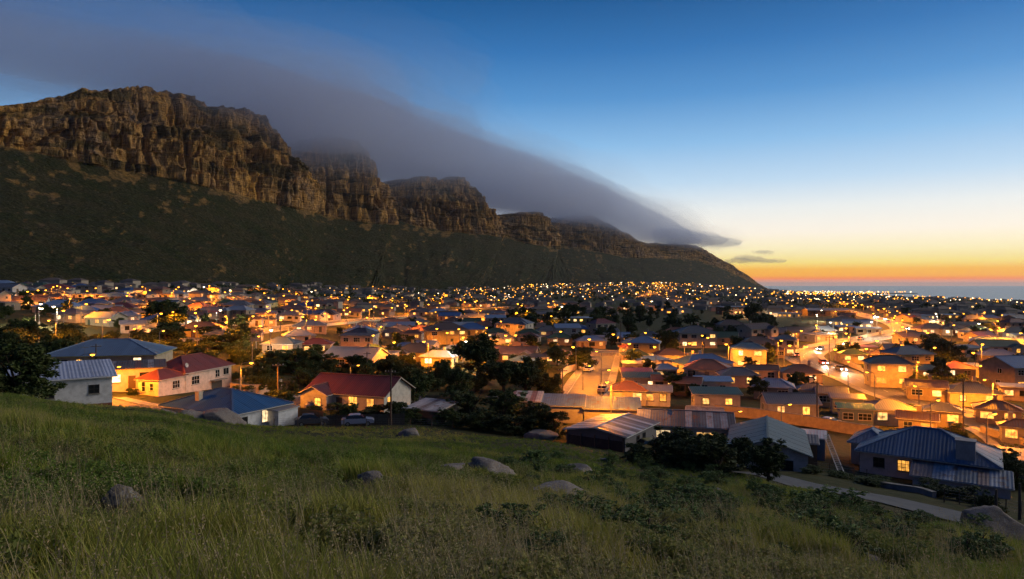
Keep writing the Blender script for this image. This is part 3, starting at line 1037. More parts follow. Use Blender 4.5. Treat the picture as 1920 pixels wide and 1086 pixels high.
# 2b flat patched roof annexe house
b1 = dict(L=9.2, W=7, h=3.2, roof='flat', rise=0.5, over=0.5, rc=(0.22, 0.20, 0.22), rust=True, patch=[(0.10, 0.085, 0.085), (0.36, 0.33, 0.34), (0.17, 0.07, 0.06), (0.24, 0.22, 0.24)], fascia=(0.24, 0.14, 0.09))
o = hero(house('low house with flat rusty patched roof between the blue and red roofs', -63.5, 114, 28, [b1], (0.56, 0.50, 0.46), z=CAMZ - 17.2, sheets=0.9), 8)
window(o, b1, 'f', -2.2, 1.75, 1.35, 1.2, 2, 2, 2); window(o, b1, 'f', 2.0, 1.9, 1.5, 1.1, None, 3, 1, True); door(o, b1, 'f', 0.1)

# 3 red roofed house by the street lamp
ex, ey = rc2(0, 0, 77)
near = Vector((-55.9, 108, 0))
C = near + ex * 9.2 + ey * 3.0
bA = dict(cx=3.0, cy=0.6, L=12.4, W=7.2, h=3.1, sink=2.2, rise=2.1, over=0.45, rc=RED, ridge='x')
bB = dict(cx=-6.2, cy=-1.1, L=6.0, W=3.8, h=2.75, sink=2.0, rise=1.05, over=0.4, rc=RED)
o = hero(house('long pink house with red hipped roofs beside the orange street lamp', C.x, C.y, 77, [bA, bB], (0.62, 0.50, 0.42), z=CAMZ - 18.0, sheets=1.2), 10)
window(o, bA, 'f', -3.6, 1.4, 1.9, 1.3, None, 3, 2); window(o, bA, 'f', 2.2, 1.8, 1.1, 1.2, None, 2, 2); window(o, bA, 'f', 4.6, 1.9, 1.5, 1.1, None, 2, 1)
window(o, bB, 'f', 0.9, 1.35, 1.6, 1.15, None, 3, 2); window(o, bB, 'l', -0.9, 1.45, 0.6, 1.5, None, 1, 2); window(o, bB, 'l', 0.6, 1.4, 0.6, 1.1, None, 1, 2)
m = MB(); m.box(3.6, 6.4, -3.08, -3.003, -1.7, 0.55); g = mesh_obj('garage_door', m.mesh('garage_door', m_trim), None, o, None, (0.05, 0.05, 0.05))
m = MB(); m.box(3.2, 6.8, -4.0, -3.0, 0.65, 0.78); mesh_obj('canopy', m.mesh('canopy', m_conc), None, o)
m = MB(); m.tube([(-3.1, -3.15, -1.8), (-3.1, -3.15, 2.9)], [0.05, 0.05], 6); mesh_obj('drain_pipe', m.mesh('drain_pipe', m_tank), None, o)

# 4 deep blue hipped house at the hill foot
b1 = dict(L=13.4, W=9, h=2.75, rise=1.9, over=0.5, rc=(0.030, 0.095, 0.225), hip=0.62)
b2 = dict(cx=7.6, cy=2.6, L=2.2, W=3.4, h=2.2, roof='flat', rise=0.1, over=0.15, rc=(0.3, 0.26, 0.24))
o = hero(house('low white house with deep blue hipped roof below the two leaning boulders', -38.5, 92.1, -28, [b1, b2], (0.58, 0.60, 0.63), z=CAMZ - 19.0, sheets=1.1), 9)
window(o, b1, 'r', -2.9, 1.35, 1.05, 1.1, None, 2, 2, True); window(o, b1, 'r', 1.2, 1.55, 2.4, 1.5, 2, 4, 1); window(o, b1, 'f', 1.8, 1.5, 0.9, 0.9, None, 2, 1, True); window(o, b1, 'f', 4.6, 1.5, 0.8, 0.8, 0, 2, 1)
chimney(o, -1.8, -2.9, 2.9, 4.5, 0.75, 0.6, (0.55, 0.46, 0.34))

# 5 maroon roofed house in the centre
b1 = dict(L=14, W=8.5, h=2.9, roof='gable', rise=2.1, over=0.55, rc=(0.125, 0.036, 0.030), fascia=(0.66, 0.60, 0.52))
b2 = dict(cx=-4.6, cy=-4.2, L=4.8, W=3.4, h=2.75, roof='gable', ridge='y', rise=1.1, over=0.45, rc=(0.14, 0.045, 0.038), fascia=(0.66, 0.60, 0.52))
C = Vector((-19.5, 104, 0)); ex, ey = rc2(0, 0, -20)
C = C - ex * 7 + ey * 4.25
o = hero(house('cream house with maroon gabled roof and three yellow lit windows', C.x, C.y, -20, [b1, b2], (0.50, 0.47, 0.42), z=CAMZ - 20.0, sheets=1.2), 9)
window(o, b1, 'f', 1.5, 1.6, 1.5, 1.35, 0, 3, 2); window(o, b1, 'f', 4.6, 1.55, 1.2, 1.15, 0, 2, 2); window(o, b1, 'r', -2.6, 1.6, 1.3, 1.5, 0, 3, 2)
window(o, b2, 'f', 0.8, 1.45, 1.1, 1.2, 0, 2, 2, True); door(o, b1, 'f', -1.0)
# 6 rusty lean-to shed beside it
b1 = dict(L=5.4, W=5.6, h=1.9, roof='mono', rise=0.5, fall='f', over=0.3, rc=(0.30, 0.29, 0.28), rust=True, patch=[(0.34, 0.33, 0.33), (0.20, 0.16, 0.14), (0.27, 0.14, 0.09), (0.42, 0.42, 0.43)])
hero(house('low lean-to shed with pale rusted roof sheets among the dark bushes', -11.6, 98.5, -25, [b1], (0.16, 0.13, 0.10), z=CAMZ - 19.8, sheets=0.8, name='shed', cat='shed', group='sheds at the hill foot'), 5)

# 7 pair of blue lean-to roofs
b1 = dict(L=8.2, W=5.2, h=2.3, roof='mono', rise=0.9, over=0.3, rc=(0.11, 0.19, 0.31), rust=True)
hero(house('blue lean-to roofed workshop above the striped shed, end by the lit street', 15.4, 105.5, -8, [b1], (0.34, 0.33, 0.33), z=CAMZ - 21.4, sheets=0.9, name='workshop', cat='workshop', group='lean-to workshops at the hill foot'), 5)
b1 = dict(L=6.6, W=5.2, h=2.35, roof='mono', rise=0.9, over=0.3, rc=(0.10, 0.17, 0.28), rust=True)
hero(house('blue lean-to roofed workshop, middle one of the three sharing a line', 7.9, 106.8, -8, [b1], (0.30, 0.30, 0.31), z=CAMZ - 21.2, sheets=0.9, name='workshop', cat='workshop', group='lean-to workshops at the hill foot'), 5)
b1 = dict(L=4.6, W=4.6, h=2.5, roof='mono', rise=0.8, over=0.3, rc=(0.40, 0.30, 0.26), rust=True, patch=[(0.46, 0.42, 0.40), (0.30, 0.15, 0.11), (0.36, 0.33, 0.31), (0.12, 0.22, 0.12)])
hero(house('small lean-to shed with pink and white rusty sheets beside the blue workshops', 2.2, 108.5, -8, [b1], (0.28, 0.25, 0.22), z=CAMZ - 21.0, sheets=0.8, name='shed', cat='shed', group='sheds at the hill foot'), 4)

# 8 striped shed
b1 = dict(L=8.0, W=10.2, h=2.55, roof='gable', ridge='y', rise=0.62, over=0.35, rc=(0.26, 0.30, 0.38), patch=[(0.34, 0.40, 0.50), (0.07, 0.075, 0.09), (0.26, 0.31, 0.40), (0.40, 0.45, 0.54), (0.12, 0.12, 0.14)], open=False)
ex, ey = rc2(0, 0, -33)
C = Vector((13.6, 82, 0)) - ex * 4 + ey * 5.1
o = hero(house('open-fronted shed with striped silver and black roof sheets at the hill foot', C.x, C.y, -33, [b1], (0.13, 0.13, 0.14), z=CAMZ - 21.05, sheets=0.72, name='shed', cat='shed', group='sheds at the hill foot'), 8)
window(o, b1, 'r', -1.2, 1.4, 0.8, 1.0, None, 1, 2, True); window(o, b1, 'r', 0.8, 1.4, 0.8, 1.0, None, 1, 2, True)
for i in range(5):
    m = MB(); m.box(-3.9 + i * 1.9, -3.75 + i * 1.9, -5.2, -5.103, -0.4, 2.3)
    mesh_obj('post', m.mesh('post', m_wood), None, o)
m = MB(); m.box(-3.7, 3.7, -5.14, -5.11, -0.3, 1.9); mesh_obj('opening_shade_panel', m.mesh('opening_shade_panel', m_darkframe), None, o)  # dark panel on the closed wall stands in for shade inside the open front

# 9 patched grey roof house right of the shed
b1 = dict(L=12.2, W=8.5, h=2.7, roof='gable', rise=1.2, over=0.4, rc=(0.15, 0.17, 0.20), rust=True, patch=[(0.10, 0.11, 0.13), (0.16, 0.18, 0.22), (0.30, 0.33, 0.38), (0.13, 0.15, 0.18), (0.08, 0.085, 0.10)])
o = hero(house('house with patched dark grey roof and one pale lit window beside the striped shed', 24.2, 95.5, -14, [b1], (0.50, 0.44, 0.38), z=CAMZ - 21.9, sheets=0.9), 9)
window(o, b1, 'f', -4.9, 1.5, 0.6, 1.2, None, 1, 2, True); window(o, b1, 'f', -2.9, 1.55, 1.9, 0.9, 2, 3, 1); window(o, b1, 'f', 2.6, 1.5, 2.2, 0.9, 1, 3, 1)
b1 = dict(L=5.0, W=4.2, h=2.0, roof='gable', rise=0.9, over=0.3, rc=(0.30, 0.32, 0.36), rust=True)
hero(house('tiny grey gabled outbuilding peeping over the patched grey roof', 29.5, 104.5, -18, [b1], (0.45, 0.38, 0.32), sheets=0.8, name='shed', cat='shed', group='sheds at the hill foot'), 4)

# 10 dark grey gable house
ex, ey = rc2(0, 0, -20)
C = Vector((28.5, 76, 0)) + ey * 6.8
b1 = dict(L=8.2, W=13.4, h=2.45, roof='gable', ridge='y', rise=1.35, over=0.45, rc=(0.085, 0.115, 0.125), fascia=(0.16, 0.20, 0.19))
o = hero(house('pinkish house with dark slate gabled roof, gable end facing the grass hill', C.x, C.y, -20, [b1], (0.55, 0.46, 0.44), z=CAMZ - 21.3, sheets=1.1), 9)
window(o, b1, 'f', -0.7, 1.35, 0.95, 0.85, None, 1, 1, True); window(o, b1, 'f', 2.0, 1.1, 1.1, 1.0, None, 3, 3, True); window(o, b1, 'r', 1.0, 1.5, 1.0, 1.0, None, 2, 2, True)

# 11 big blue roof house with rusty lean-to
ex, ey = rc2(0, 0, -35)
C = Vector((41, 80.5, 0)) + ex * 6.6 + ey * 4.4
b1 = dict(L=13.2, W=8.8, h=2.75, rise=2.35, over=0.5, rc=(0.10, 0.155, 0.245), hip=0.6, rust=False)
b2 = dict(cx=-6.2, cy=3.4, L=4.2, W=5.6, h=2.5, rise=1.2, over=0.35, rc=(0.22, 0.27, 0.35), rust=True)
b3 = dict(cx=3.4, cy=-6.3, L=8.6, W=3.8, h=1.35, roof='mono', rise=0.85, over=0.25, rc=(0.16, 0.20, 0.26), rust=True, patch=[(0.14, 0.18, 0.24), (0.20, 0.24, 0.30), (0.24, 0.18, 0.17), (0.28, 0.32, 0.38)])
o = hero(house('large house with blue hipped roof, rusty lean-to and a tall square flue, lower right', C.x, C.y, -35, [b1, b2, b3], (0.56, 0.46, 0.45), z=CAMZ - 22.3, sheets=1.0), 11)
window(o, b1, 'f', -4.6, 1.4, 1.05, 1.0, None, 2, 2, True); window(o, b1, 'f', -2.1, 1.4, 1.1, 1.15, 0, 3, 3, True); window(o, b3, 'l', -0.2, 0.8, 0.8, 1.0, 0, 1, 2, True); door(o, b2, 'f', -0.6, (0.02, 0.02, 0.02))
m = MB(); m.box(2.9, 4.7, -4.35, -2.75, 2.0, 4.9); m.box(2.82, 4.78, -4.43, -2.67, 4.9, 5.02); m.box(3.15, 4.45, -4.39, -4.353, 3.1, 4.5)
mesh_obj('flue_housing', m.mesh('flue_housing', m_wall), None, o, None, (0.40, 0.36, 0.35))
# lean-to sheds between 10 and 11
b1 = dict(L=2.8, W=3.6, h=2.6, roof='mono', rise=0.3, over=0.15, rc=(0.55, 0.50, 0.50))
hero(house('narrow outhouse with pale flat roof between slate gable and blue hipped roofs', 38.6, 87.5, -25, [b1], (0.18, 0.24, 0.34), z=CAMZ - 22.2, sheets=0.9, name='shed', cat='shed', group='sheds at the hill foot'), 3)
b1 = dict(L=4.2, W=3.0, h=2.5, roof='mono', rise=0.4, over=0.2, rc=(0.20, 0.17, 0.16), rust=True)
o = hero(house('dark timber lean-to with a dim yellow window beside the long ladder', 35.2, 84.0, -22, [b1], (0.10, 0.08, 0.06), z=CAMZ - 21.9, sheets=0.8, name='shed', cat='shed', group='sheds at the hill foot'), 3)
window(o, b1, 'f', 0.3, 1.5, 1.6, 0.7, 0, 3, 1, True)
b1 = dict(L=5.5, W=4.5, h=2.2, roof='mono', rise=0.5, over=0.2, rc=(0.34, 0.31, 0.30), rust=True)
hero(house('brown shed with pale tin roof behind the blue hipped house, far right', 61.5, 86, -35, [b1], (0.22, 0.17, 0.14), sheets=0.9, name='shed', cat='shed', group='sheds at the hill foot'), 4)


# roof and yard clutter of the near houses
def dish(o, x, y, z):
    m = MB(); m.tube([(x, y, z), (x, y, z + 0.5)], [0.03, 0.03], 5)
    p = mesh_obj('dish_mount', m.mesh('dish_mount', m_metal), None, o)
    m = MB(); m.tube([(x, y - 0.12, z + 0.55), (x, y - 0.17, z + 0.56), (x, y - 0.25, z + 0.58)], [0.08, 0.28, 0.40], 12, cap=False)
    mesh_obj('satellite_dish', m.mesh('satellite_dish', m_tank), None, p)


def aerial(o, x, y, z):
    m = MB(); m.tube([(x, y, z), (x, y, z + 1.8)], [0.025, 0.02], 5)
    p = mesh_obj('aerial_mast', m.mesh('aerial_mast', m_metal), None, o)
    for k in range(5):
        m = MB(); m.box(x - 0.45 + 0.05 * k, x + 0.45 - 0.05 * k, y - 0.4 + 0.2 * k, y - 0.37 + 0.2 * k, z + 1.68, z + 1.71); mesh_obj('aerial_rod', m.mesh('aerial_rod', m_metal), None, p)


def tank(o, x, y, z, r=0.65, h=1.5):
    m = MB(); m.tube([(x, y, z), (x, y, z + h), (x, y, z + h + 0.2), (x, y, z + h + 0.3)], [r, r, r * 0.6, r * 0.25], 14); mesh_obj('water_tank', m.mesh('water_tank', m_tank), None, o)


hs = [o for o in bpy.data.objects if o.parent is None and o.get('category') == 'house']
for o, k in zip(hs, range(len(hs))):
    if k % 2 == 0: aerial(o, 2.2, 0.2, 4.4)
    if k % 3 == 0: dish(o, -2.0, -2.2, 3.5)
    if k % 4 == 1: tank(o, -5.6, -5.6, -0.6)
def ordn(n):
    return str(n) + ('th' if 10 <= n % 100 <= 20 else {1: 'st', 2: 'nd', 3: 'rd'}.get(n % 10, 'th'))


# ------------------------------------------------------------------ roads
ROADS = []     # sampled centre lines with half widths, to keep houses off them


def catmull(P, step=3.0):
    P = np.array(P, float)
    q = np.concatenate([[0], np.cumsum(np.linalg.norm(np.diff(P, axis=0), axis=1))])
    n = max(8, int(q[-1] / step))
    u = np.linspace(0, q[-1], n)
    return np.stack([pchip_eval(q, P[:, k], u) for k in range(P.shape[1])], -1)


def ribbon(C, offs, lift):
    """cross sections at offsets along the normals of the centre line, laid on the land"""
    t_ = np.gradient(C, axis=0)
    t_ /= np.linalg.norm(t_, axis=1)[:, None] + 1e-9
    n_ = np.stack([t_[:, 1], -t_[:, 0]], -1)
    out = []
    for o_, l_ in zip(offs, lift):
        p = C + n_ * o_
        out.append(np.concatenate([p, (land(p[:, 0], p[:, 1]) + l_)[:, None]], 1))
    return np.stack(out, 1)


def road(label, pix, w, lift=0.07, kerb=True, line=False, step=3.0, world=None, name='road'):
    W = world if world else [hit(*p)[:2] for p in pix]
    C = catmull(W, step)
    ROADS.append((C, w / 2))
    G = ribbon(C, [-w / 2, -w / 4, 0, w / 4, w / 2], [lift] * 5)
    o = mesh_obj(name, np_mesh(name, G.reshape(-1, 3), grid_faces(len(C), 5), True), m_asph)
    tag(o, label, 'road', kind='structure')
    if kerb:
        for sgn in (-1, 1):
            a, b_ = sgn * (w / 2 - 0.02), sgn * (w / 2 + 0.28)
            K = ribbon(C, [a, a, b_, b_], [lift - 0.02, lift + 0.13, lift + 0.13, lift - 0.2])
            mesh_obj('kerb', np_mesh('kerb', K.reshape(-1, 3), grid_faces(len(C), 4)), m_kerb, o)
            a, b_ = sgn * (w / 2 + 0.28), sgn * (w / 2 + 1.9)
            K = ribbon(C, [a, b_], [lift + 0.10, lift + 0.10])
            mesh_obj('pavement', np_mesh('pavement', K.reshape(-1, 3), grid_faces(len(C), 2)), m_conc, o)
    if line:
        k = 0; i = 0; per = max(2, int(6 / step))
        while i + 2 < len(C) and k < 60:
            D = ribbon(C[i:i + 2], [-0.08, 0.08], [lift + 0.012] * 2)
            mesh_obj('lane_dash', np_mesh('lane_dash', D.reshape(-1, 3), grid_faces(2, 2)), m_paint, o)
            i += per; k += 1
    return o


main_road = road('main road curving through the town on the right', [(1990, 880), (1890, 815), (1790, 775), (1700, 748), (1610, 712), (1545, 690), (1508, 672), (1518, 660), (1570, 649), (1640, 635), (1690, 623), (1688, 612), (1660, 602), (1625, 593), (1600, 586), (1560, 578), (1500, 572)], 8.5, 0.08, True, True)
mid_street = road('orange lit street running away between the central houses', [(1030, 770), (1085, 752), (1110, 715), (1122, 690), (1132, 668), (1140, 657)], 7.0, 0.08, True, False)
road('cross street behind the central houses', [(1000, 672), (1085, 662), (1140, 660), (1230, 662), (1330, 668)], 6.0, 0.07, True)
road('street running behind the sheds at the hill foot', [(930, 742), (1030, 763), (1120, 772), (1230, 778), (1330, 790)], 5.5, 0.07, False)
road('orange lit street between the white and red roofed houses', [(150, 742), (212, 748), (260, 762), (310, 775)], 7.0, 0.08, True, world=[(-62, 100), (-52, 95), (-47.5, 96), (-42, 103), (-37, 112), (-28, 119), (-16, 124)])
road('long lit street climbing across the left of the town', [(300, 640), (400, 632), (490, 622), (560, 612), (660, 602), (780, 590), (880, 580), (960, 575)], 7.0, 0.08, True)
road('upper street under the mountain slope', [(150, 575), (300, 566), (450, 566), (600, 570), (760, 572), (900, 568), (1050, 566)], 6.0, 0.15, False)
road('lit street in front of the yellow two-storey house', [(640, 648), (740, 652), (840, 655), (930, 652), (1000, 656)], 6.0, 0.07, False)
road('far road snaking up the town edge', [(1180, 560), (1225, 550), (1250, 545), (1240, 540), (1228, 536), (1240, 533)], 9.0, 0.3, False, step=8)
road('street crossing the far right of the town', [(1700, 617), (1780, 612), (1860, 608), (1960, 603)], 7.0, 0.1, False)
road('street between the houses on the right', [(1640, 640), (1740, 660), (1830, 690), (1930, 715)], 6.0, 0.08, False)
lane = road('unlit asphalt lane below the grass hill at the right', [(1400, 886), (1480, 905), (1590, 925), (1700, 948), (1830, 978), (1960, 1010)], 4.2, 0.09, False, world=None)


def road_dist(x, y):
    d = 1e9
    for C, hw in ROADS:
        d = min(d, float(np.min(np.hypot(C[:, 0] - x, C[:, 1] - y))) - hw)
    return d


# ------------------------------------------------------------------ middle houses read off the photograph: px, base row, width px, roof, wall, storeys, kind, lit, yaw
MID = [
    (22, 547, 50, GREEN, TAN, 1, 'hip', 2, 5), (95, 549, 62, RED, WARM, 1, 'hip', 3, 10), (8, 574, 40, GREY, WHITE, 1, 'gable', 0, 20), (172, 561, 84, SILVER, WHITE, 1, 'flat', 4, -4),
    (97, 569, 44, BROWN, TERRA, 1, 'hip', 1, 15), (222, 579, 64, GREY, WHITE, 1, 'hip', 3, -12), (98, 588, 74, PBLUE, CREAM, 1, 'hip', 1, 8), (165, 588, 36, BROWN, TAN, 1, 'hip', 1, 14),
    (182, 611, 64, SILVER, CREAM, 1, 'gable', 2, -16), (237, 607, 46, PBLUE, WHITE, 1, 'hip', 2, 20), (250, 625, 46, SILVER, WHITE, 1, 'gable', 1, 32), (285, 630, 34, GREY, WARM, 1, 'hip', 1, -10),
    (305, 561, 42, TERRA, CREAM, 1, 'flat', 1, 6), (338, 550, 40, BROWN, WHITE, 1, 'gable', 2, -8), (385, 543, 34, GREY, WHITE, 1, 'flat', 3, 0), (432, 546, 56, TERRA, YEL, 1, 'flat', 4, -3),
    (352, 573, 28, GREY, WHITE, 1, 'gable', 1, 35), (398, 578, 38, DGREY, TAN, 1, 'hip', 1, -20), (372, 634, 84, BROWN, YEL, 1, 'hip', 2, 10), (402, 645, 50, GREY, CREAM, 1, 'hip', 1, -15),
    (463, 612, 56, BROWN, WHITE, 1, 'hip', 4, 8), (500, 612, 34, DGREY, CREAM, 1, 'hip', 1, 12),
    (580, 624, 66, (0.10, 0.14, 0.21), PINK, 1, 'hip', 2, 14), (668, 634, 60, PBLUE, WHITE, 1, 'hip', 4, -14), (668, 657, 58, DGREY, WARM, 2, 'hip', 3, -22), (590, 664, 60, MAROON, TAN, 1, 'hip', 2, 6),
    (520, 664, 64, DGREY, TAN, 1, 'hip', 1, -6), (702, 675, 50, GREEN, TERRA, 1, 'hip', 1, 18), (762, 670, 56, BLUE, YEL, 1, 'hip', 3, 4), (795, 662, 44, PBLUE, WARM, 1, 'gable', 2, -20),
    (838, 646, 84, BROWN, YEL, 2, 'hip', 6, 12), (852, 674, 44, PBLUE, CREAM, 1, 'hip', 3, 10), (930, 638, 44, GREEN, WHITE, 1, 'hip', 3, 0), (470, 640, 40, BROWN, CREAM, 1, 'hip', 1, 10),
    (545, 590, 60, BROWN, WARM, 1, 'hip', 2, 6), (605, 598, 50, BROWN, PINK, 1, 'hip', 2, -4), (655, 594, 44, TERRA, CREAM, 1, 'gable', 2, 8), (790, 592, 46, DGREY, CREAM, 1, 'hip', 2, 6), (890, 604, 66, GREY, CREAM, 1, 'hip', 3, -6),
    (825, 592, 44, PBLUE, YEL, 1, 'hip', 3, 10), (730, 612, 36, DGREY, WARM, 1, 'hip', 1, 0), (735, 635, 40, DGREY, TAN, 1, 'hip', 1, 12), (772, 638, 40, BROWN, CREAM, 1, 'hip', 1, -8),
    (942, 648, 48, GREY, WHITE, 1, 'hip', 2, 8), (990, 646, 42, BROWN, WARM, 1, 'hip', 1, -14), (1052, 648, 46, GREEN, CREAM, 1, 'hip', 2, 8), (1110, 654, 54, PBLUE, TAN, 1, 'hip', 1, 4), (1192, 658, 52, BLUE, PINK, 1, 'hip', 1, -6),
    (1310, 653, 74, DGREY, CREAM, 2, 'hip', 4, 4), (1262, 684, 56, BROWN, WARM, 1, 'hip', 2, 2), (1305, 690, 34, DGREY, PINK, 1, 'hip', 1, -6), (970, 668, 52, BROWN, CREAM, 1, 'hip', 1, 10), (1040, 684, 56, BROWN, CREAM, 1, 'hip', 2, -20),
    (973, 698, 46, (0.14, 0.24, 0.30), WHITE, 1, 'hip', 1, -24), (1010, 690, 40, DGREY, TAN, 1, 'hip', 1, 20),
    (1192, 684, 46, GREEN, PINK, 1, 'hip', 0, 0), (1190, 704, 40, GREY, PINK, 1, 'mono', 0, 0), (1195, 722, 56, MAROON, TAN, 1, 'mono', 1, -3), (1250, 714, 34, PBLUE, PINK, 1, 'hip', 1, 5),
    (1205, 734, 70, GREEN, WARM, 1, 'mono', 1, -4), (1248, 738, 44, TERRA, PINK, 1, 'gable', 1, -8), (1178, 760, 72, TERRA, WARM, 1, 'hip', 3, -12), (1230, 762, 36, SILVER, WHITE, 1, 'gable', 2, -12),
    (1288, 744, 40, TERRA, BROWN, 1, 'gable', 0, -20), (1388, 727, 70, GREY, PINK, 1, 'hip', 3, -6), (1338, 742, 70, PBLUE, WARM, 1, 'mono', 0, -8), (1345, 770, 88, GREEN, WARM, 1, 'mono', 2, -6),
    (1405, 692, 66, (0.12, 0.18, 0.22), WARM, 2, 'hip', 4, -12), (1432, 716, 56, BROWN, PINK, 1, 'gable', 1, -10), (1505, 722, 76, BROWN, PINK, 1, 'hip', 3, -14), (1472, 668, 40, GREY, CREAM, 2, 'hip', 2, -20),
    (1450, 752, 78, (0.20, 0.28, 0.40), GREY, 1, 'hip', 0, -20), (1525, 758, 54, GREY, WARM, 1, 'hip', 1, -18), (1488, 788, 96, GREY, WARM, 1, 'gable', 4, -6), (1455, 672, 34, BROWN, TAN, 1, 'hip', 1, 0), (1420, 676, 40, DGREY, TAN, 1, 'hip', 0, 10),
    (1590, 778, 60, DGREY, (0.16, 0.22, 0.30), 1, 'mono', 0, -18), (1606, 800, 60, (0.06, 0.16, 0.03), (0.14, 0.19, 0.26), 1, 'mono', 0, -18), (1676, 800, 86, GREY, CREAM, 1, 'hip', 5, -8), (1720, 820, 70, BROWN, TAN, 1, 'gable', 1, -30),
    (1602, 682, 50, GREEN, CREAM, 1, 'hip', 3, -10), (1650, 682, 40, BROWN, PINK, 1, 'hip', 1, -12), (1625, 668, 44, TERRA, CREAM, 1, 'flat', 2, -8), (1672, 728, 78, DGREY, CREAM, 2, 'hip', 8, -14), (1738, 752, 72, BROWN, TAN, 1, 'gable', 1, -26),
    (1830, 764, 96, DGREY, CREAM, 1, 'hip', 4, -18), (1872, 798, 80, BROWN, TAN, 1, 'hip', 2, -30), (1750, 716, 54, (0.10, 0.15, 0.15), TAN, 1, 'hip', 1, -10), (1800, 712, 56, MAROON, TAN, 1, 'hip', 1, -6), (1880, 712, 80, GREY, WARM, 1, 'flat', 1, -6),
    (1905, 752, 50, SILVER, PINK, 1, 'mono', 1, -20), (1720, 690, 40, BROWN, CREAM, 1, 'hip', 2, -12), (1755, 628, 54, BROWN, CREAM, 1, 'hip', 3, -4), (1800, 628, 48, BROWN, TERRA, 1, 'hip', 3, 4), (1712, 640, 44, DGREY, YEL, 1, 'hip', 2, -10),
    (1770, 802, 50, GREY, TAN, 1, 'hip', 1, -30), (1915, 835, 46, BROWN, CREAM, 1, 'hip', 1, -30), (1090, 606, 60, SILVER, YEL, 1, 'flat', 5, -4), (995, 585, 40, GREY, WHITE, 1, 'flat', 3, 0), (1380, 590, 60, BROWN, TERRA, 2, 'flat', 3, 10), (1480, 596, 44, GREY, CREAM, 1, 'flat', 4, 0),
    (1590, 612, 56, DGREY, WARM, 1, 'hip', 5, -4), (1640, 560, 26, TERRA, TAN, 1, 'flat', 1, 0), (1440, 655, 30, BROWN, CREAM, 1, 'hip', 1, 8), (1560, 765, 30, GREY, TAN, 1, 'gable', 0, -20),
]
RN = {id(GREY): 'grey', id(BLUE): 'blue', id(PBLUE): 'pale blue', id(RED): 'red', id(MAROON): 'maroon', id(BROWN): 'brown', id(GREEN): 'dark green', id(DGREY): 'dark grey', id(SILVER): 'silver', id(TERRA): 'terracotta'}
WN = {id(WHITE): 'white', id(CREAM): 'cream', id(PINK): 'pinkish', id(TAN): 'tan', id(YEL): 'yellow', id(WARM): 'off-white', id(TERRA): 'rust-red', id(GREY): 'grey', id(BROWN): 'brown'}
houses = []     # dicts of every generated house, for labels
PLACED = list(HEROES)


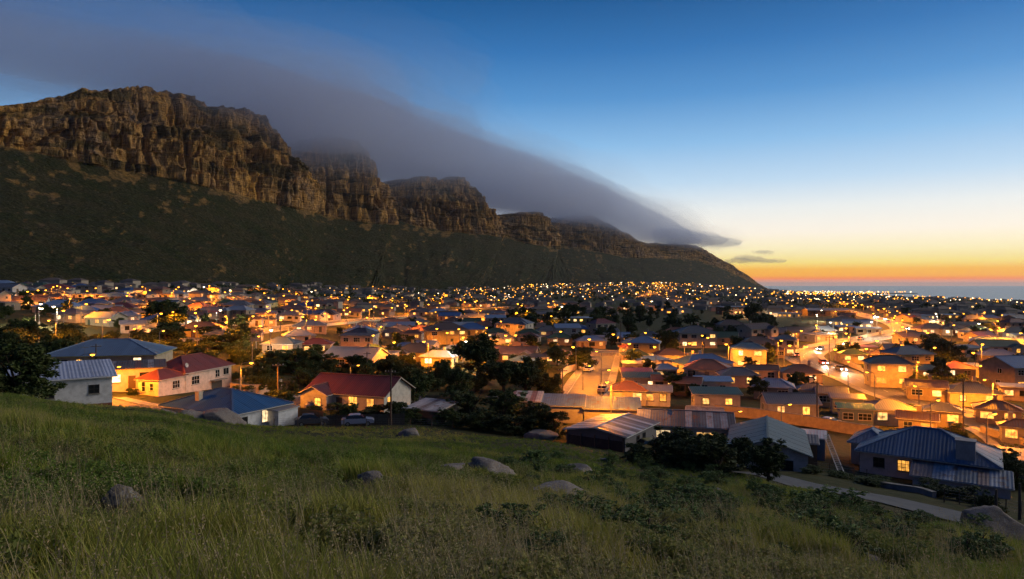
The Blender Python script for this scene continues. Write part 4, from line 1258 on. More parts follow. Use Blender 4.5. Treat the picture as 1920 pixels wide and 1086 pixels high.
def gen_house(px, py, wpx, rc_, wc_, st, kind, lit, yaw, X=None, Y=None, L=None):
    if X is None:
        X, Y, _ = hit(px, py)
        L = min(max(wpx * Y / FPX / (abs(math.cos(R(yaw))) + 0.55 * abs(math.sin(R(yaw)))), 5.0), 26.0)
    W = L * random.uniform(0.58, 0.75) if kind != 'mono' else L * 0.5
    W = min(W, 10.5)
    ex, ey = rc2(0, 0, yaw)
    cx, cyy = X + ey.x * W / 2, Y + ey.y * W / 2
    h = 2.75 * st
    rise = {'hip': min(W * 0.24, 2.3), 'gable': min(W * 0.22, 2.0), 'mono': W * 0.16, 'flat': 0.3}[kind]
    bl = dict(cx=0, cy=0, L=L, W=W, h=h, roof=kind, rise=rise, over=0.4, rc=rc_, ridge='x', fall='f', hip=random.uniform(0.45, 0.6))
    blocks = [bl]
    if kind in ('hip', 'gable') and L > 10 and random.random() < 0.5:
        sx = random.choice((-1, 1)); w2 = L * random.uniform(0.3, 0.4)
        blocks.append(dict(cx=sx * (L / 2 - w2 / 2 - 0.2), cy=-W / 2 - 1.0, L=w2, W=3.0, h=h - 0.15, roof=kind, ridge='y', rise=rise * 0.6, over=0.35, rc=rc_))
    far_ = Y > 330
    o = house('-', cx, cyy, yaw, blocks, wc_, sheets=0, gutter=Y < 420)
    houses.append(dict(o=o, X=cx, Y=cyy, rc=rc_, wc=wc_, st=st, kind=kind, lit=lit))
    PLACED.append((cx, cyy, max(L, W) * 0.55))
    # windows along the front and the sides
    n = max(2, int(L / 3.2))
    slots = [-L / 2 + L * (i + 0.5) / n for i in range(n)]
    dslot = random.randrange(n)
    left = lit
    order = list(range(n)); random.shuffle(order)
    litset = set()
    for s_ in range(st):
        for i in order:
            if s_ == 0 and i == dslot and n > 2: continue
            if left > 0: litset.add((s_, i)); left -= 1
    front_of = {}
    for s_ in range(st):
        for i in range(n):
            u = slots[i]; bb = bl; uu = u
            if len(blocks) > 1 and abs(u - blocks[1]['cx']) < blocks[1]['L'] / 2 + 0.4:
                bb = blocks[1]; uu = u - blocks[1]['cx']
                uu = max(-blocks[1]['L'] / 2 + 0.8, min(blocks[1]['L'] / 2 - 0.8, uu))
                if (s_, id(bb)) in front_of: continue
                front_of[(s_, id(bb))] = 1; uu = 0
            if s_ == 0 and i == dslot and bb is bl and n > 2:
                door(o, bl, 'f', u, random.choice([(0.12, 0.06, 0.04), (0.05, 0.07, 0.05), (0.2, 0.18, 0.16), (0.06, 0.06, 0.07)])); continue
            l_ = random.choice((0, 0, 1, 1, 2)) if (s_, i) in litset else None
            ww = random.choice((1.1, 1.5, 1.5, 1.9)); hh = random.choice((1.1, 1.25)) if h - 2.75 * s_ > 2.4 else 0.9
            if kind == 'mono': hh = 1.0
            ww = min(ww, bb['L'] - 0.5)
            window(o, bb, 'f', uu, 2.75 * s_ + 1.5, ww, hh, l_, 2 if ww < 1.8 else 3, 2 if Y < 300 else 1, random.random() < 0.3, Y < 260, far_)
    for s_ in range(st):
        for f_ in ('l', 'r'):
            if (f_ == 'r' and yaw < 4) or (f_ == 'l' and yaw > -4) or True:
                window(o, bl, f_, random.uniform(-0.2, 0.2) * W, 2.75 * s_ + 1.5, 1.1, 1.1, (random.choice((0, 1)) if left > 0 and random.random() < 0.5 else None), 2, 1, False, False, far_)
    if random.random() < 0.35 and kind in ('hip', 'gable'):
        chimney(o, random.uniform(-0.25, 0.25) * L, 0.3, h + rise * 0.5, h + rise + 0.9, 0.6, 0.5, wc_)
    return o


for r_ in MID: gen_house(*r_)

# landmark pieces among the houses -------------------------------------------------
# water works block with two masts under the slope
X, Y, z = hit(628, 537)
s_ = Y / FPX
b1 = dict(L=24 * s_, W=10 * s_, h=9 * s_, roof='flat', rise=0.1, over=0.2, rc=(0.20, 0.17, 0.15)); b2 = dict(cx=-20 * s_, cy=0, L=18 * s_, W=8 * s_, h=6.5 * s_, roof='flat', rise=0.1, over=0.2, rc=(0.16, 0.14, 0.12))
o = house('bare block building with two thin masts at the foot of the mountain slope', X, Y + 4, 0, [b1, b2], (0.34, 0.26, 0.20), name='pump_station', cat='building', group='large buildings of the town')
for dx in (-3.0, 0.4):
    m = MB(); m.tube([(0, 0, 0), (0, 0, 15 * s_)], [0.25, 0.12], 6); mesh_obj('mast', m.mesh('mast', m_metal), None, o, (dx * s_ * 2, 0, 9 * s_))
for i in range(3): window(o, b1, 'f', (-8 + 8 * i) * s_, 5 * s_, 2.2, 1.6, 0 if i == 1 else None, 2, 1, False, False, True)
PLACED.append((X, Y, 24))
# warehouse beside the main road
X, Y, z = hit(1563, 593)
s_ = Y / FPX
b1 = dict(L=78 * s_, W=34 * s_, h=10 * s_, roof='gable', rise=3.6 * s_, over=0.3, rc=(0.30, 0.25, 0.23))
o = house('large warehouse with long pale roof beside the bright far bend of the road', X, Y + 12, -6, [b1], (0.12, 0.09, 0.07), name='warehouse', cat='warehouse', group='large buildings of the town')
for i in range(4): window(o, b1, 'f', (-30 + 18 * i) * s_, 5 * s_, 3.5, 2.0, None, 4, 1, True, False, True)
m = MB(); m.box(-2.4, 2.4, -b1['W'] / 2 - 0.08, -b1['W'] / 2 - 0.004, 0, 4.2); mesh_obj('roller_door', m.mesh('roller_door', m_metal), None, o, (8 * s_, 0, 0))
PLACED.append((X, Y + 12, 20))

# ------------------------------------------------------------------ filler houses where the photo shows more roofs than can be read one by one
YTOP = ([-60, 0, 250, 500, 640, 800, 900, 1000, 1200, 1260, 1400, 1500, 1700, 1900, 1990], [542, 541, 539, 540, 535, 546, 543, 535, 531, 532, 541, 549, 556, 564, 566])


def blocked(px, py):
    return (615 < py < 690 and px < 470) or (py > 665 and px < 480) or (592 < py < 632 and 1170 < px < 1560) or (py > 690 and px < 1080) or (596 < py < 628 and 1030 < px < 1240) or (625 < py < 692 and 1728 < px < 1812) or (px < 120 and 585 < py < 640) or (625 < py < 745 and 480 < px < 640 and py > 672) \
        or (635 < py < 690 and 860 < px < 945) or (py > 770 and px > 1340) or (720 < py and 1600 < px < 1920) or (548 < py < 557 and 1600 < px < 1720)


def free(x, y, r, gap=1.5):
    for a, b_, c_ in PLACED:
        if (a - x) ** 2 + (b_ - y) ** 2 < (c_ + r + gap) ** 2: return False
    return True


ROADPX = []
for ri in (0, 1, 5):
    C_ = ROADS[ri][0]
    for x_, y_ in C_[::2]:
        if y_ > 90: ROADPX.append(proj(x_, y_, zland(x_, y_)))
ROADPX = np.array(ROADPX)


def hides_road(px, py, Y, L):
    w_ = L * FPX / Y * 0.6; h_ = 4.2 * FPX / Y
    return bool(np.any((np.abs(ROADPX[:, 0] - px) < w_) & (ROADPX[:, 1] < py) & (ROADPX[:, 1] > py - h_)))


fill = []
palR = [GREY, GREY, BROWN, BROWN, DGREY, PBLUE, TERRA, GREEN, MAROON, SILVER, BLUE]; palW = [WHITE, CREAM, CREAM, PINK, TAN, WARM, YEL]
tries = 0
while len(fill) < 1150 and tries < 14000:
    tries += 1
    px = random.uniform(-40, 1970)
    yt = float(np.interp(px, *YTOP))
    py = yt + (735 - yt) * random.random() ** 3.0
    if blocked(px, py): continue
    X, Y, z = hit(px, py)
    if z < 2.0 or Y > 3000: continue
    L = random.uniform(8.5, 14.5) * (1.0 if Y < 700 else 1.2)
    cx, cyy = X, Y + 3.5
    if hides_road(px, py, Y, L): continue
    if not free(cx, cyy, L * 0.5, 1.0 if Y < 600 else 3.0): continue
    if road_dist(cx, cyy) < L * 0.42 + 1.2: continue
    PLACED.append((cx, cyy, L * 0.5))
    fill.append((Y, X, px, py, L))
fill.sort()
N_IND = 300 - len(houses) - 2 - 13
for Y, X, px, py, L in fill[:N_IND]:
    gen_house(px, py, 0, random.choice(palR), random.choice(palW), 1 if random.random() < 0.85 else 2, random.choice(('hip', 'hip', 'gable', 'gable', 'flat')), random.choice((0, 1, 1, 2, 3)), random.uniform(-30, 30), X, Y, L)

# labels: rows counted from the grass hill upwards, ordinals from the left
houses.sort(key=lambda d: d['Y'])
KN = {'hip': 'hipped', 'gable': 'gabled', 'mono': 'lean-to', 'flat': 'flat'}
rowsz = 24
for k in range(0, len(houses), rowsz):
    rw = sorted(houses[k:k + rowsz], key=lambda d: d['X'] / d['Y'])
    for i, d in enumerate(rw):
        d['o']['label'] = '%s %shouse, %s %s roof, %s from left in %s row above hill' % (WN.get(id(d['wc']), 'plain'), 'two-storey ' if d['st'] > 1 else '', RN.get(id(d['rc']), 'bluish'), KN[d['kind']], ordn(i + 1), ordn(k // rowsz + 1))

# everything farther: one mass of small houses
mf = MB()
wall_f = [simple_mat('far_wall_light', (0.36, 0.31, 0.25), (0.24, 0.20, 0.16), 0.02), simple_mat('far_roof', (0.09, 0.085, 0.09), (0.14, 0.10, 0.08), 0.02), m_litfar[0], m_litfar[1], m_litfar[2]]
for Y, X, px, py, L in fill[N_IND:]:
    z = zland(X, Y)
    W = L * 0.65; h = 2.9 if random.random() < 0.8 else 5.6; ri = 1.7
    M = Matrix.Translation((X, Y + W / 2, z)) @ Matrix.Rotation(random.uniform(-0.6, 0.6), 4, 'Z')
    mf.box(-L / 2, L / 2, -W / 2, W / 2, -3, h, M, 0)
    o_ = 0.4
    q = [M @ Vector(p) for p in ((-L / 2 - o_, -W / 2 - o_, h), (L / 2 + o_, -W / 2 - o_, h), (L / 2 + o_, W / 2 + o_, h), (-L / 2 - o_, W / 2 + o_, h), (-L / 2 + W / 2, 0, h + ri), (L / 2 - W / 2, 0, h + ri))]
    mf.poly([q[0], q[1], q[5], q[4]], None, 1); mf.poly([q[1], q[2], q[5]], None, 1); mf.poly([q[2], q[3], q[4], q[5]], None, 1); mf.poly([q[3], q[0], q[4]], None, 1)
    for k in range(random.choice((0, 1, 1, 2))):
        u = random.uniform(-0.4, 0.35) * L
        mi = random.choice((2, 2, 3, 4))
        mf.box(u, u + 1.5, -W / 2 - 0.06, -W / 2 - 0.01, 0.9, 2.2, M, mi)
if mf.v:
    o = mesh_obj('far_houses', mf.mesh('far_houses', wall_f))
    tag(o, 'mass of small far houses filling the town up to the mountain foot', 'houses', kind='stuff')
print('houses', len(houses), 'far', len(fill) - N_IND)

# ------------------------------------------------------------------ street lamps
pole_m = MB(); pole_m.tube([(0, 0, -1), (0, 0, 3), (0, 0, 6.6)], [0.11, 0.09, 0.06], 8)
pole_me = pole_m.mesh('pole', m_metal)
arm_m = MB(); arm_m.tube([(0, 0, 6.5), (0.12, 0, 6.9), (0.5, 0, 7.1), (1.1, 0, 7.15)], [0.05, 0.045, 0.04, 0.04], 6)
arm_me = arm_m.mesh('arm', m_metal)
head_m = MB()
for i in range(6):
    pass
head_m.tube([(1.0, 0, 7.15), (1.15, 0, 7.17), (1.45, 0, 7.18), (1.75, 0, 7.16), (1.9, 0, 7.12)], [0.05, 0.12, 0.17, 0.13, 0.04], 8)
head_me = head_m.mesh('lamp_head', m_metal)


def lens_mesh(r, mat):
    m = MB()
    n = 8
    rings = [(0.0, 0.92), (0.45, 0.80), (0.8, 0.45), (0.98, 0.1)]
    pts = []
    for zz, rr_ in rings:
        for k in range(n):
            a = 2 * math.pi * k / n
            pts.append((1.5 + r * rr_ * math.cos(a) * 1.2, r * rr_ * math.sin(a), 7.08 - r * zz * 0.8))
    m.v = pts
    for i in range(len(rings) - 1):
        for k in range(n):
            m.f.append((i * n + k, i * n + (k + 1) % n, (i + 1) * n + (k + 1) % n, (i + 1) * n + k)); m.uv.append(None); m.mi.append(0)
    m.f.append(tuple(range((len(rings) - 1) * n, len(rings) * n))); m.uv.append(None); m.mi.append(0)
    return m.mesh('lens', mat)


lens_s = [lens_mesh(0.26, m_bulb), lens_mesh(0.40, m_bulb), lens_mesh(0.62, m_bulb)]
lens_w = [lens_mesh(0.30, m_bulbw), lens_mesh(0.45, m_bulbw), lens_mesh(0.7, m_bulbw)]
lamp_data = {}
LAMPS = []


def lamp(px, py, white=False, power=None, hgt=7.0, label=None, at=None, yaw=None):
    X, Y, z = hit(px, py, hgt, 88.0) if at is None else (at[0], at[1], zland(*at))
    if label is None and at is None:
        for dy in (0, -2.5, 2.5, -5, 5, -7.5, 7.5, -10, 10, 13):
            if not any((a - X) ** 2 + (b_ - Y - dy) ** 2 < (c_ * 0.95) ** 2 for a, b_, c_ in PLACED): break
        Y += dy; z = zland(X, Y)
    if Y > 3200 or z < 1.0: return
    o = empty('street_lamp', (X, Y, z), (random.uniform(-2.6, 2.6) if label is None else R(20)) if yaw is None else yaw)
    for n_, me in (('pole', pole_me), ('arm', arm_me), ('lamp_head', head_me)):
        c = mesh_obj(n_, me, None, o)
        if n_ == 'lamp_head':
            mesh_obj('lens', (lens_w if white else lens_s)[0 if Y < 160 else 1 if Y < 450 else 2], None, c)
    p = power or (10500 if Y < 300 else 17000 if Y < 450 else 34000)
    key = (white, p)
    if key not in lamp_data:
        ld = bpy.data.lights.new('lamp_light', 'SPOT')
        ld.color = (1.0, 0.80, 0.50) if white else SOD
        ld.energy = p
        ld.shadow_soft_size = 0.25
        ld.spot_size = R(174); ld.spot_blend = 0.22
        lamp_data[key] = ld
    lo = bpy.data.objects.new('lamp_light', lamp_data[key])
    col.objects.link(lo); lo.parent = o; lo.location = (1.5, 0, 6.55)
    if hgt != 7.0: o.scale = (1, 1, hgt / 7.0)
    tag(o, label or '-', 'street lamp', 'street lamps of the town')
    LAMPS.append((o, X, Y, label))


lamp(451, 682, label='orange street lamp between the red roof and the dark bushes', power=9000)
lamp(657, 686, label='orange street lamp behind the maroon gabled house', power=2200, hgt=4.4)
lamp(1127, 695, label='orange street lamp leaning over the central street', power=9000)
lamp(1829, 687, label='orange street lamp standing among the houses at the far right')
lamp(1371, 773, label='squat street lamp beside the slate gabled house', power=800, hgt=4.0)
NEARL = [(895, 650), (838, 625), (786, 603), (821, 585), (911, 614), (526, 601), (574, 594), (613, 588), (651, 585), (693, 581), (539, 546), (642, 553), (655, 562), (694, 554), (699, 537), (752, 558), (813, 560), (731, 577), (760, 571),
         (231, 555), (170, 546), (323, 538), (389, 536), (268, 538), (424, 548), (440, 558), (426, 593), (299, 622), (242, 618), (467, 593), (130, 560), (315, 585), (927, 580), (964, 586), (1040, 565), (1028, 593), (1316, 630), (1283, 644), (1366, 645), (1137, 708), (956, 632),
         (1566, 632), (1459, 638), (1470, 648), (1719, 678), (1829, 663), (1840, 645), (1591, 625), (1634, 588), (1672, 596), (1702, 607), (1784, 610), (1875, 591), (1554, 655), (1871, 614), (1602, 576), (1655, 640), (1620, 655), (1500, 650), (1690, 600), (1590, 680), (1640, 700), (1706, 722),
         (870, 632), (803, 640), (735, 643), (1170, 645), (1080, 652), (1230, 652), (1700, 650), (1760, 655), (590, 600), (480, 612), (370, 622), (148, 668), (1128, 660), (1245, 530), (1238, 537), (1252, 541), (1222, 546), (505, 575), (350, 560)]
for i, (a, b_) in enumerate(NEARL): lamp(a, b_)
lamp(1745, 752, power=7000, label='orange street lamp over the wide junction on the right')
lamp(1850, 790, power=6000, label='orange street lamp by the tan houses at the right edge')
lamp(0, 0, power=10000, label='orange street lamp half hidden between the white house and the red roof', at=(-61.0, 103.0), yaw=R(40), hgt=4.6)
lamp(0, 0, power=8000, hgt=5.0, label='orange street lamp at the lower end of the central street', at=hit(1093, 732)[:2])
lamp(1465, 760, power=3000, hgt=5.0, label='orange street lamp behind the long garden wall on the right')
for a, b_ in [(406, 582), (1533, 590), (1564, 605), (1627, 604), (1757, 588), (1823, 606), (822, 550), (1100, 533), (1216, 536), (107 + 460 - 460, 575), (1644, 594), (1250, 560)]: lamp(a, b_, True, 11000)
# lamps standing along the streets, alternating sides
for ri, gap in ((0, 24), (1, 30), (2, 34), (5, 30), (6, 36), (7, 30), (8, 45), (9, 36), (10, 32)):
    C_, hw = ROADS[ri]
    q_ = np.concatenate([[0], np.cumsum(np.linalg.norm(np.diff(C_, axis=0), axis=1))])
    for k_, s_ in enumerate(np.arange(gap * 0.5, q_[-1] - 5, gap)):
        i_ = min(max(int(np.searchsorted(q_, s_)), 1), len(C_) - 2)
        tx, ty = C_[i_ + 1] - C_[i_ - 1]; l_ = math.hypot(tx, ty); tx /= l_; ty /= l_
        sg = 1 if k_ % 2 else -1
        x_, y_ = C_[i_][0] + ty * sg * (hw + 0.9), C_[i_][1] - tx * sg * (hw + 0.9)
        if y_ < 95 or any((a - x_) ** 2 + (b_ - y_) ** 2 < 150 for _, a, b_, _ in LAMPS): continue
        lamp(0, 0, at=(float(x_), float(y_)), power=27000 if ri == 0 else None, yaw=math.atan2(tx * sg, -ty * sg))
n0 = len(LAMPS)
tries = 0
cells = set()
while len(LAMPS) < 292 and tries < 6000:
    tries += 1
    px = random.uniform(-20, 1940)
    yt = float(np.interp(px, *YTOP)) - 4
    py = yt + (640 - yt) * random.random() ** 2.6
    if (615 < py < 690 and px < 470) or (592 < py < 632 and 1170 < px < 1500) or (590 < py and 1030 < px < 1240): continue
    k = (int(px / 9), int(py / 5))
    if k in cells: continue
    cells.add(k)
    lamp(px, py, random.random() < 0.10)
LAMPS.sort(key=lambda d: d[2])
un = [d for d in LAMPS if d[3] is None]
for k in range(0, len(un), 25):
    rw = sorted(un[k:k + 25], key=lambda d: d[1] / d[2])
    for i, d in enumerate(rw):
        d[0]['label'] = 'lit street lamp, %s from the left in the %s band of lamps above the hill' % (ordn(i + 1), ordn(k // 25 + 1))
# the farthest lights, too many and too small to count
fl = MB()
for i in range(700):
    px = random.uniform(850, 1925)
    yt = float(np.interp(px, *YTOP)) - 2
    py = yt + random.random() ** 1.8 * 26
    if random.random() < 0.30: px = random.uniform(1475, 1715); py = random.uniform(546, 552)
    X, Y, z = hit(px, py, 6.0, 600.0)
    if Y < 700 or Y > 3300 or z < 0.3: continue
    r_ = 0.00045 * Y * random.uniform(0.6, 1.3)
    M = Matrix.Translation((X, Y, z))
    fl.box(-0.08, 0.08, -0.08, 0.08, -1, 6 - r_, M, 0)
    fl.box(-r_, r_, -r_, r_, 6 - r_, 6 + r_, M, random.choice((1, 1, 1, 2)))
o = mesh_obj('far_lights', fl.mesh('far_lights', [m_metal, emit_mat('far_sodium', (1.0, 0.38, 0.03), 5, 0, 'NONE'), emit_mat('far_white', (1.0, 0.74, 0.42), 6, 0, 'NONE')]))
tag(o, 'countless far town and harbour lights under the mountain and along the shore', 'lights', kind='stuff')
print('lamps', len(LAMPS))
# ------------------------------------------------------------------ trees and bushes
m_bark = simple_mat('bark', (0.09, 0.065, 0.045), (0.05, 0.036, 0.026), 4, 0.95, 0.4)


def leaf_mat(name, c1, c2, c3):
    m, t, b = new_mat(name)
    b.inputs['Roughness'].default_value = 0.7
    b.inputs['Specular IOR Level'].default_value = 0.2
    oi = add(t, 'ShaderNodeObjectInfo')
    ga = add(t, 'ShaderNodeNewGeometry')
    f, _ = noise_fac(t, 0.9, 3, 0.6, vec=ga.outputs['Position'], lo=0.35, hi=0.65)
    c = mixc(t, f, c1, c2)
    c = mixc(t, ga.outputs['Random Per Island'], c, c3)
    hv = add(t, 'ShaderNodeMapRange'); hv.inputs[3].default_value = 0.7; hv.inputs[4].default_value = 1.25
    t.links.new(oi.outputs['Random'], hv.inputs[0])
    cm = add(t, 'ShaderNodeVectorMath', operation='SCALE')
    t.links.new(c, cm.inputs[0]); t.links.new(hv.outputs[0], cm.inputs['Scale'])
    t.links.new(cm.outputs[0], b.inputs['Base Color'])
    return m


m_leaf = leaf_mat('tree_foliage', (0.050, 0.075, 0.018), (0.080, 0.085, 0.028), (0.032, 0.055, 0.014))
m_leaf2 = leaf_mat('shrub_foliage', (0.12, 0.19, 0.045), (0.16, 0.19, 0.06), (0.08, 0.14, 0.035))


def crown_mesh(name, n, lobes, leaf, seed, low=0.0, mat=None):
    """leaf quads in clumps spread through lobes (cx, cy, cz, rx, ry, rz); unit tree: 1 high, about 1 wide"""
    g = np.random.default_rng(seed)
    nc = max(40, n // 55)
    li = g.integers(0, len(lobes), nc)
    d = g.normal(size=(nc, 3)); d /= np.linalg.norm(d, axis=1)[:, None]
    r = g.random(nc) ** 0.28
    L = np.array(lobes)[li]
    cc = L[:, :3] + d * L[:, 3:] * r[:, None]
    cr = g.uniform(0.045, 0.095, nc)
    k = g.integers(0, nc, n)
    d2 = g.normal(size=(n, 3)); d2 /= np.linalg.norm(d2, axis=1)[:, None]
    p = cc[k] + d2 * (cr[k] * g.random(n) ** 0.4)[:, None] * np.array([1, 1, 0.75])
    p = p[p[:, 2] > low]
    n = len(p)
    a = g.normal(size=(n, 3)); a[:, 2] *= 0.6
    a /= np.linalg.norm(a, axis=1)[:, None]
    b_ = np.cross(a, g.normal(size=(n, 3))); b_ /= np.linalg.norm(b_, axis=1)[:, None]
    s_ = leaf * g.uniform(0.6, 1.4, n)[:, None]
    V = np.stack([p - a * s_, p + b_ * s_ * 0.45, p + a * s_, p - b_ * s_ * 0.45], 1).reshape(-1, 3)
    me = np_mesh(name, V, np.arange(n * 4).reshape(-1, 4))
    me.materials.append(mat or m_leaf)
    return me


def trunk_mesh(seed, h0=0.42, spread=0.3):
    g = random.Random(seed)
    m = MB()
    m.tube([(0, 0, -0.06), (0.01, 0, 0.12), (0.015, 0.01, h0)], [0.040, 0.030, 0.022], 7)
    for i in range(6):
        a = i * 1.05 + g.uniform(-0.3, 0.3)
        r_ = spread * g.uniform(0.6, 1.0)
        z1 = g.uniform(0.6, 0.85)
        m.tube([(0.012, 0.008, h0 * g.uniform(0.6, 0.98)), (0.45 * r_ * math.cos(a), 0.45 * r_ * math.sin(a), 0.5), (r_ * math.cos(a), r_ * math.sin(a), z1)], [0.018, 0.012, 0.004], 5)
    return m.mesh('trunk', m_bark)


def blob_lobes(seed, n, z0, z1, rx):
    g = random.Random(seed)
    out = []
    for i in range(n):
        a = g.uniform(0, 6.28); q = g.uniform(0.1, 0.30)
        z = g.uniform(z0 + 0.15, z1 - 0.15)
        r_ = g.uniform(0.15, 0.24)
        out.append((q * math.cos(a), q * math.sin(a), z, r_ * rx, r_ * rx, r_ * 0.8))
    out.append((0, 0, (z0 + z1) / 2, 0.28, 0.28, (z1 - z0) * 0.38))
    return out


TREE_P = [(crown_mesh('crown', 9500, blob_lobes(i, 11, 0.06, 1.0, 1.15), 0.027, i, 0.06), trunk_mesh(i)) for i in range(4)]
TALL_P = [(crown_mesh('crown', 5000, blob_lobes(20 + i, 10, 0.04, 1.0, 1.05), 0.036, 20 + i), trunk_mesh(20 + i, 0.35, 0.22)) for i in range(3)]
BUSH_P = [(crown_mesh('crown', 10000, blob_lobes(40 + i, 11, -0.1, 1.0, 1.3), 0.028, 40 + i, 0.0), trunk_mesh(40 + i, 0.2, 0.3)) for i in range(4)]
SHRUB_P = [(crown_mesh('crown', 5600, blob_lobes(60 + i, 9, -0.15, 1.0, 1.35), 0.026, 60 + i, 0.0, m_leaf2), trunk_mesh(60 + i, 0.15, 0.3)) for i in range(3)]
TREES = []


def plant(X, Y, w, h, protos, name, label, cat, group, sink=0.1):
    z = zland(X, Y) - sink
    o = empty(name, (X, Y, z), random.uniform(0, 6.28))
    cr, tr = random.choice(protos)
    for n_, me in (('trunk', tr), ('crown', cr)):
        c = mesh_obj(n_, me, None, o)
        c.scale = (w, w, h)
    tag(o, label, cat, group)
    TREES.append((X, Y, w))
    return o


def plant_px(px, py, wpx, hpx, protos, name, label, cat, group, depth=None):
    if depth is None:
        X, Y, _ = hit(px, py)
    else:
        Y = depth; X = (px - 960) / FPX * Y
    return plant(X, Y, wpx * Y / FPX, hpx * Y / FPX, protos, name, label, cat, group)


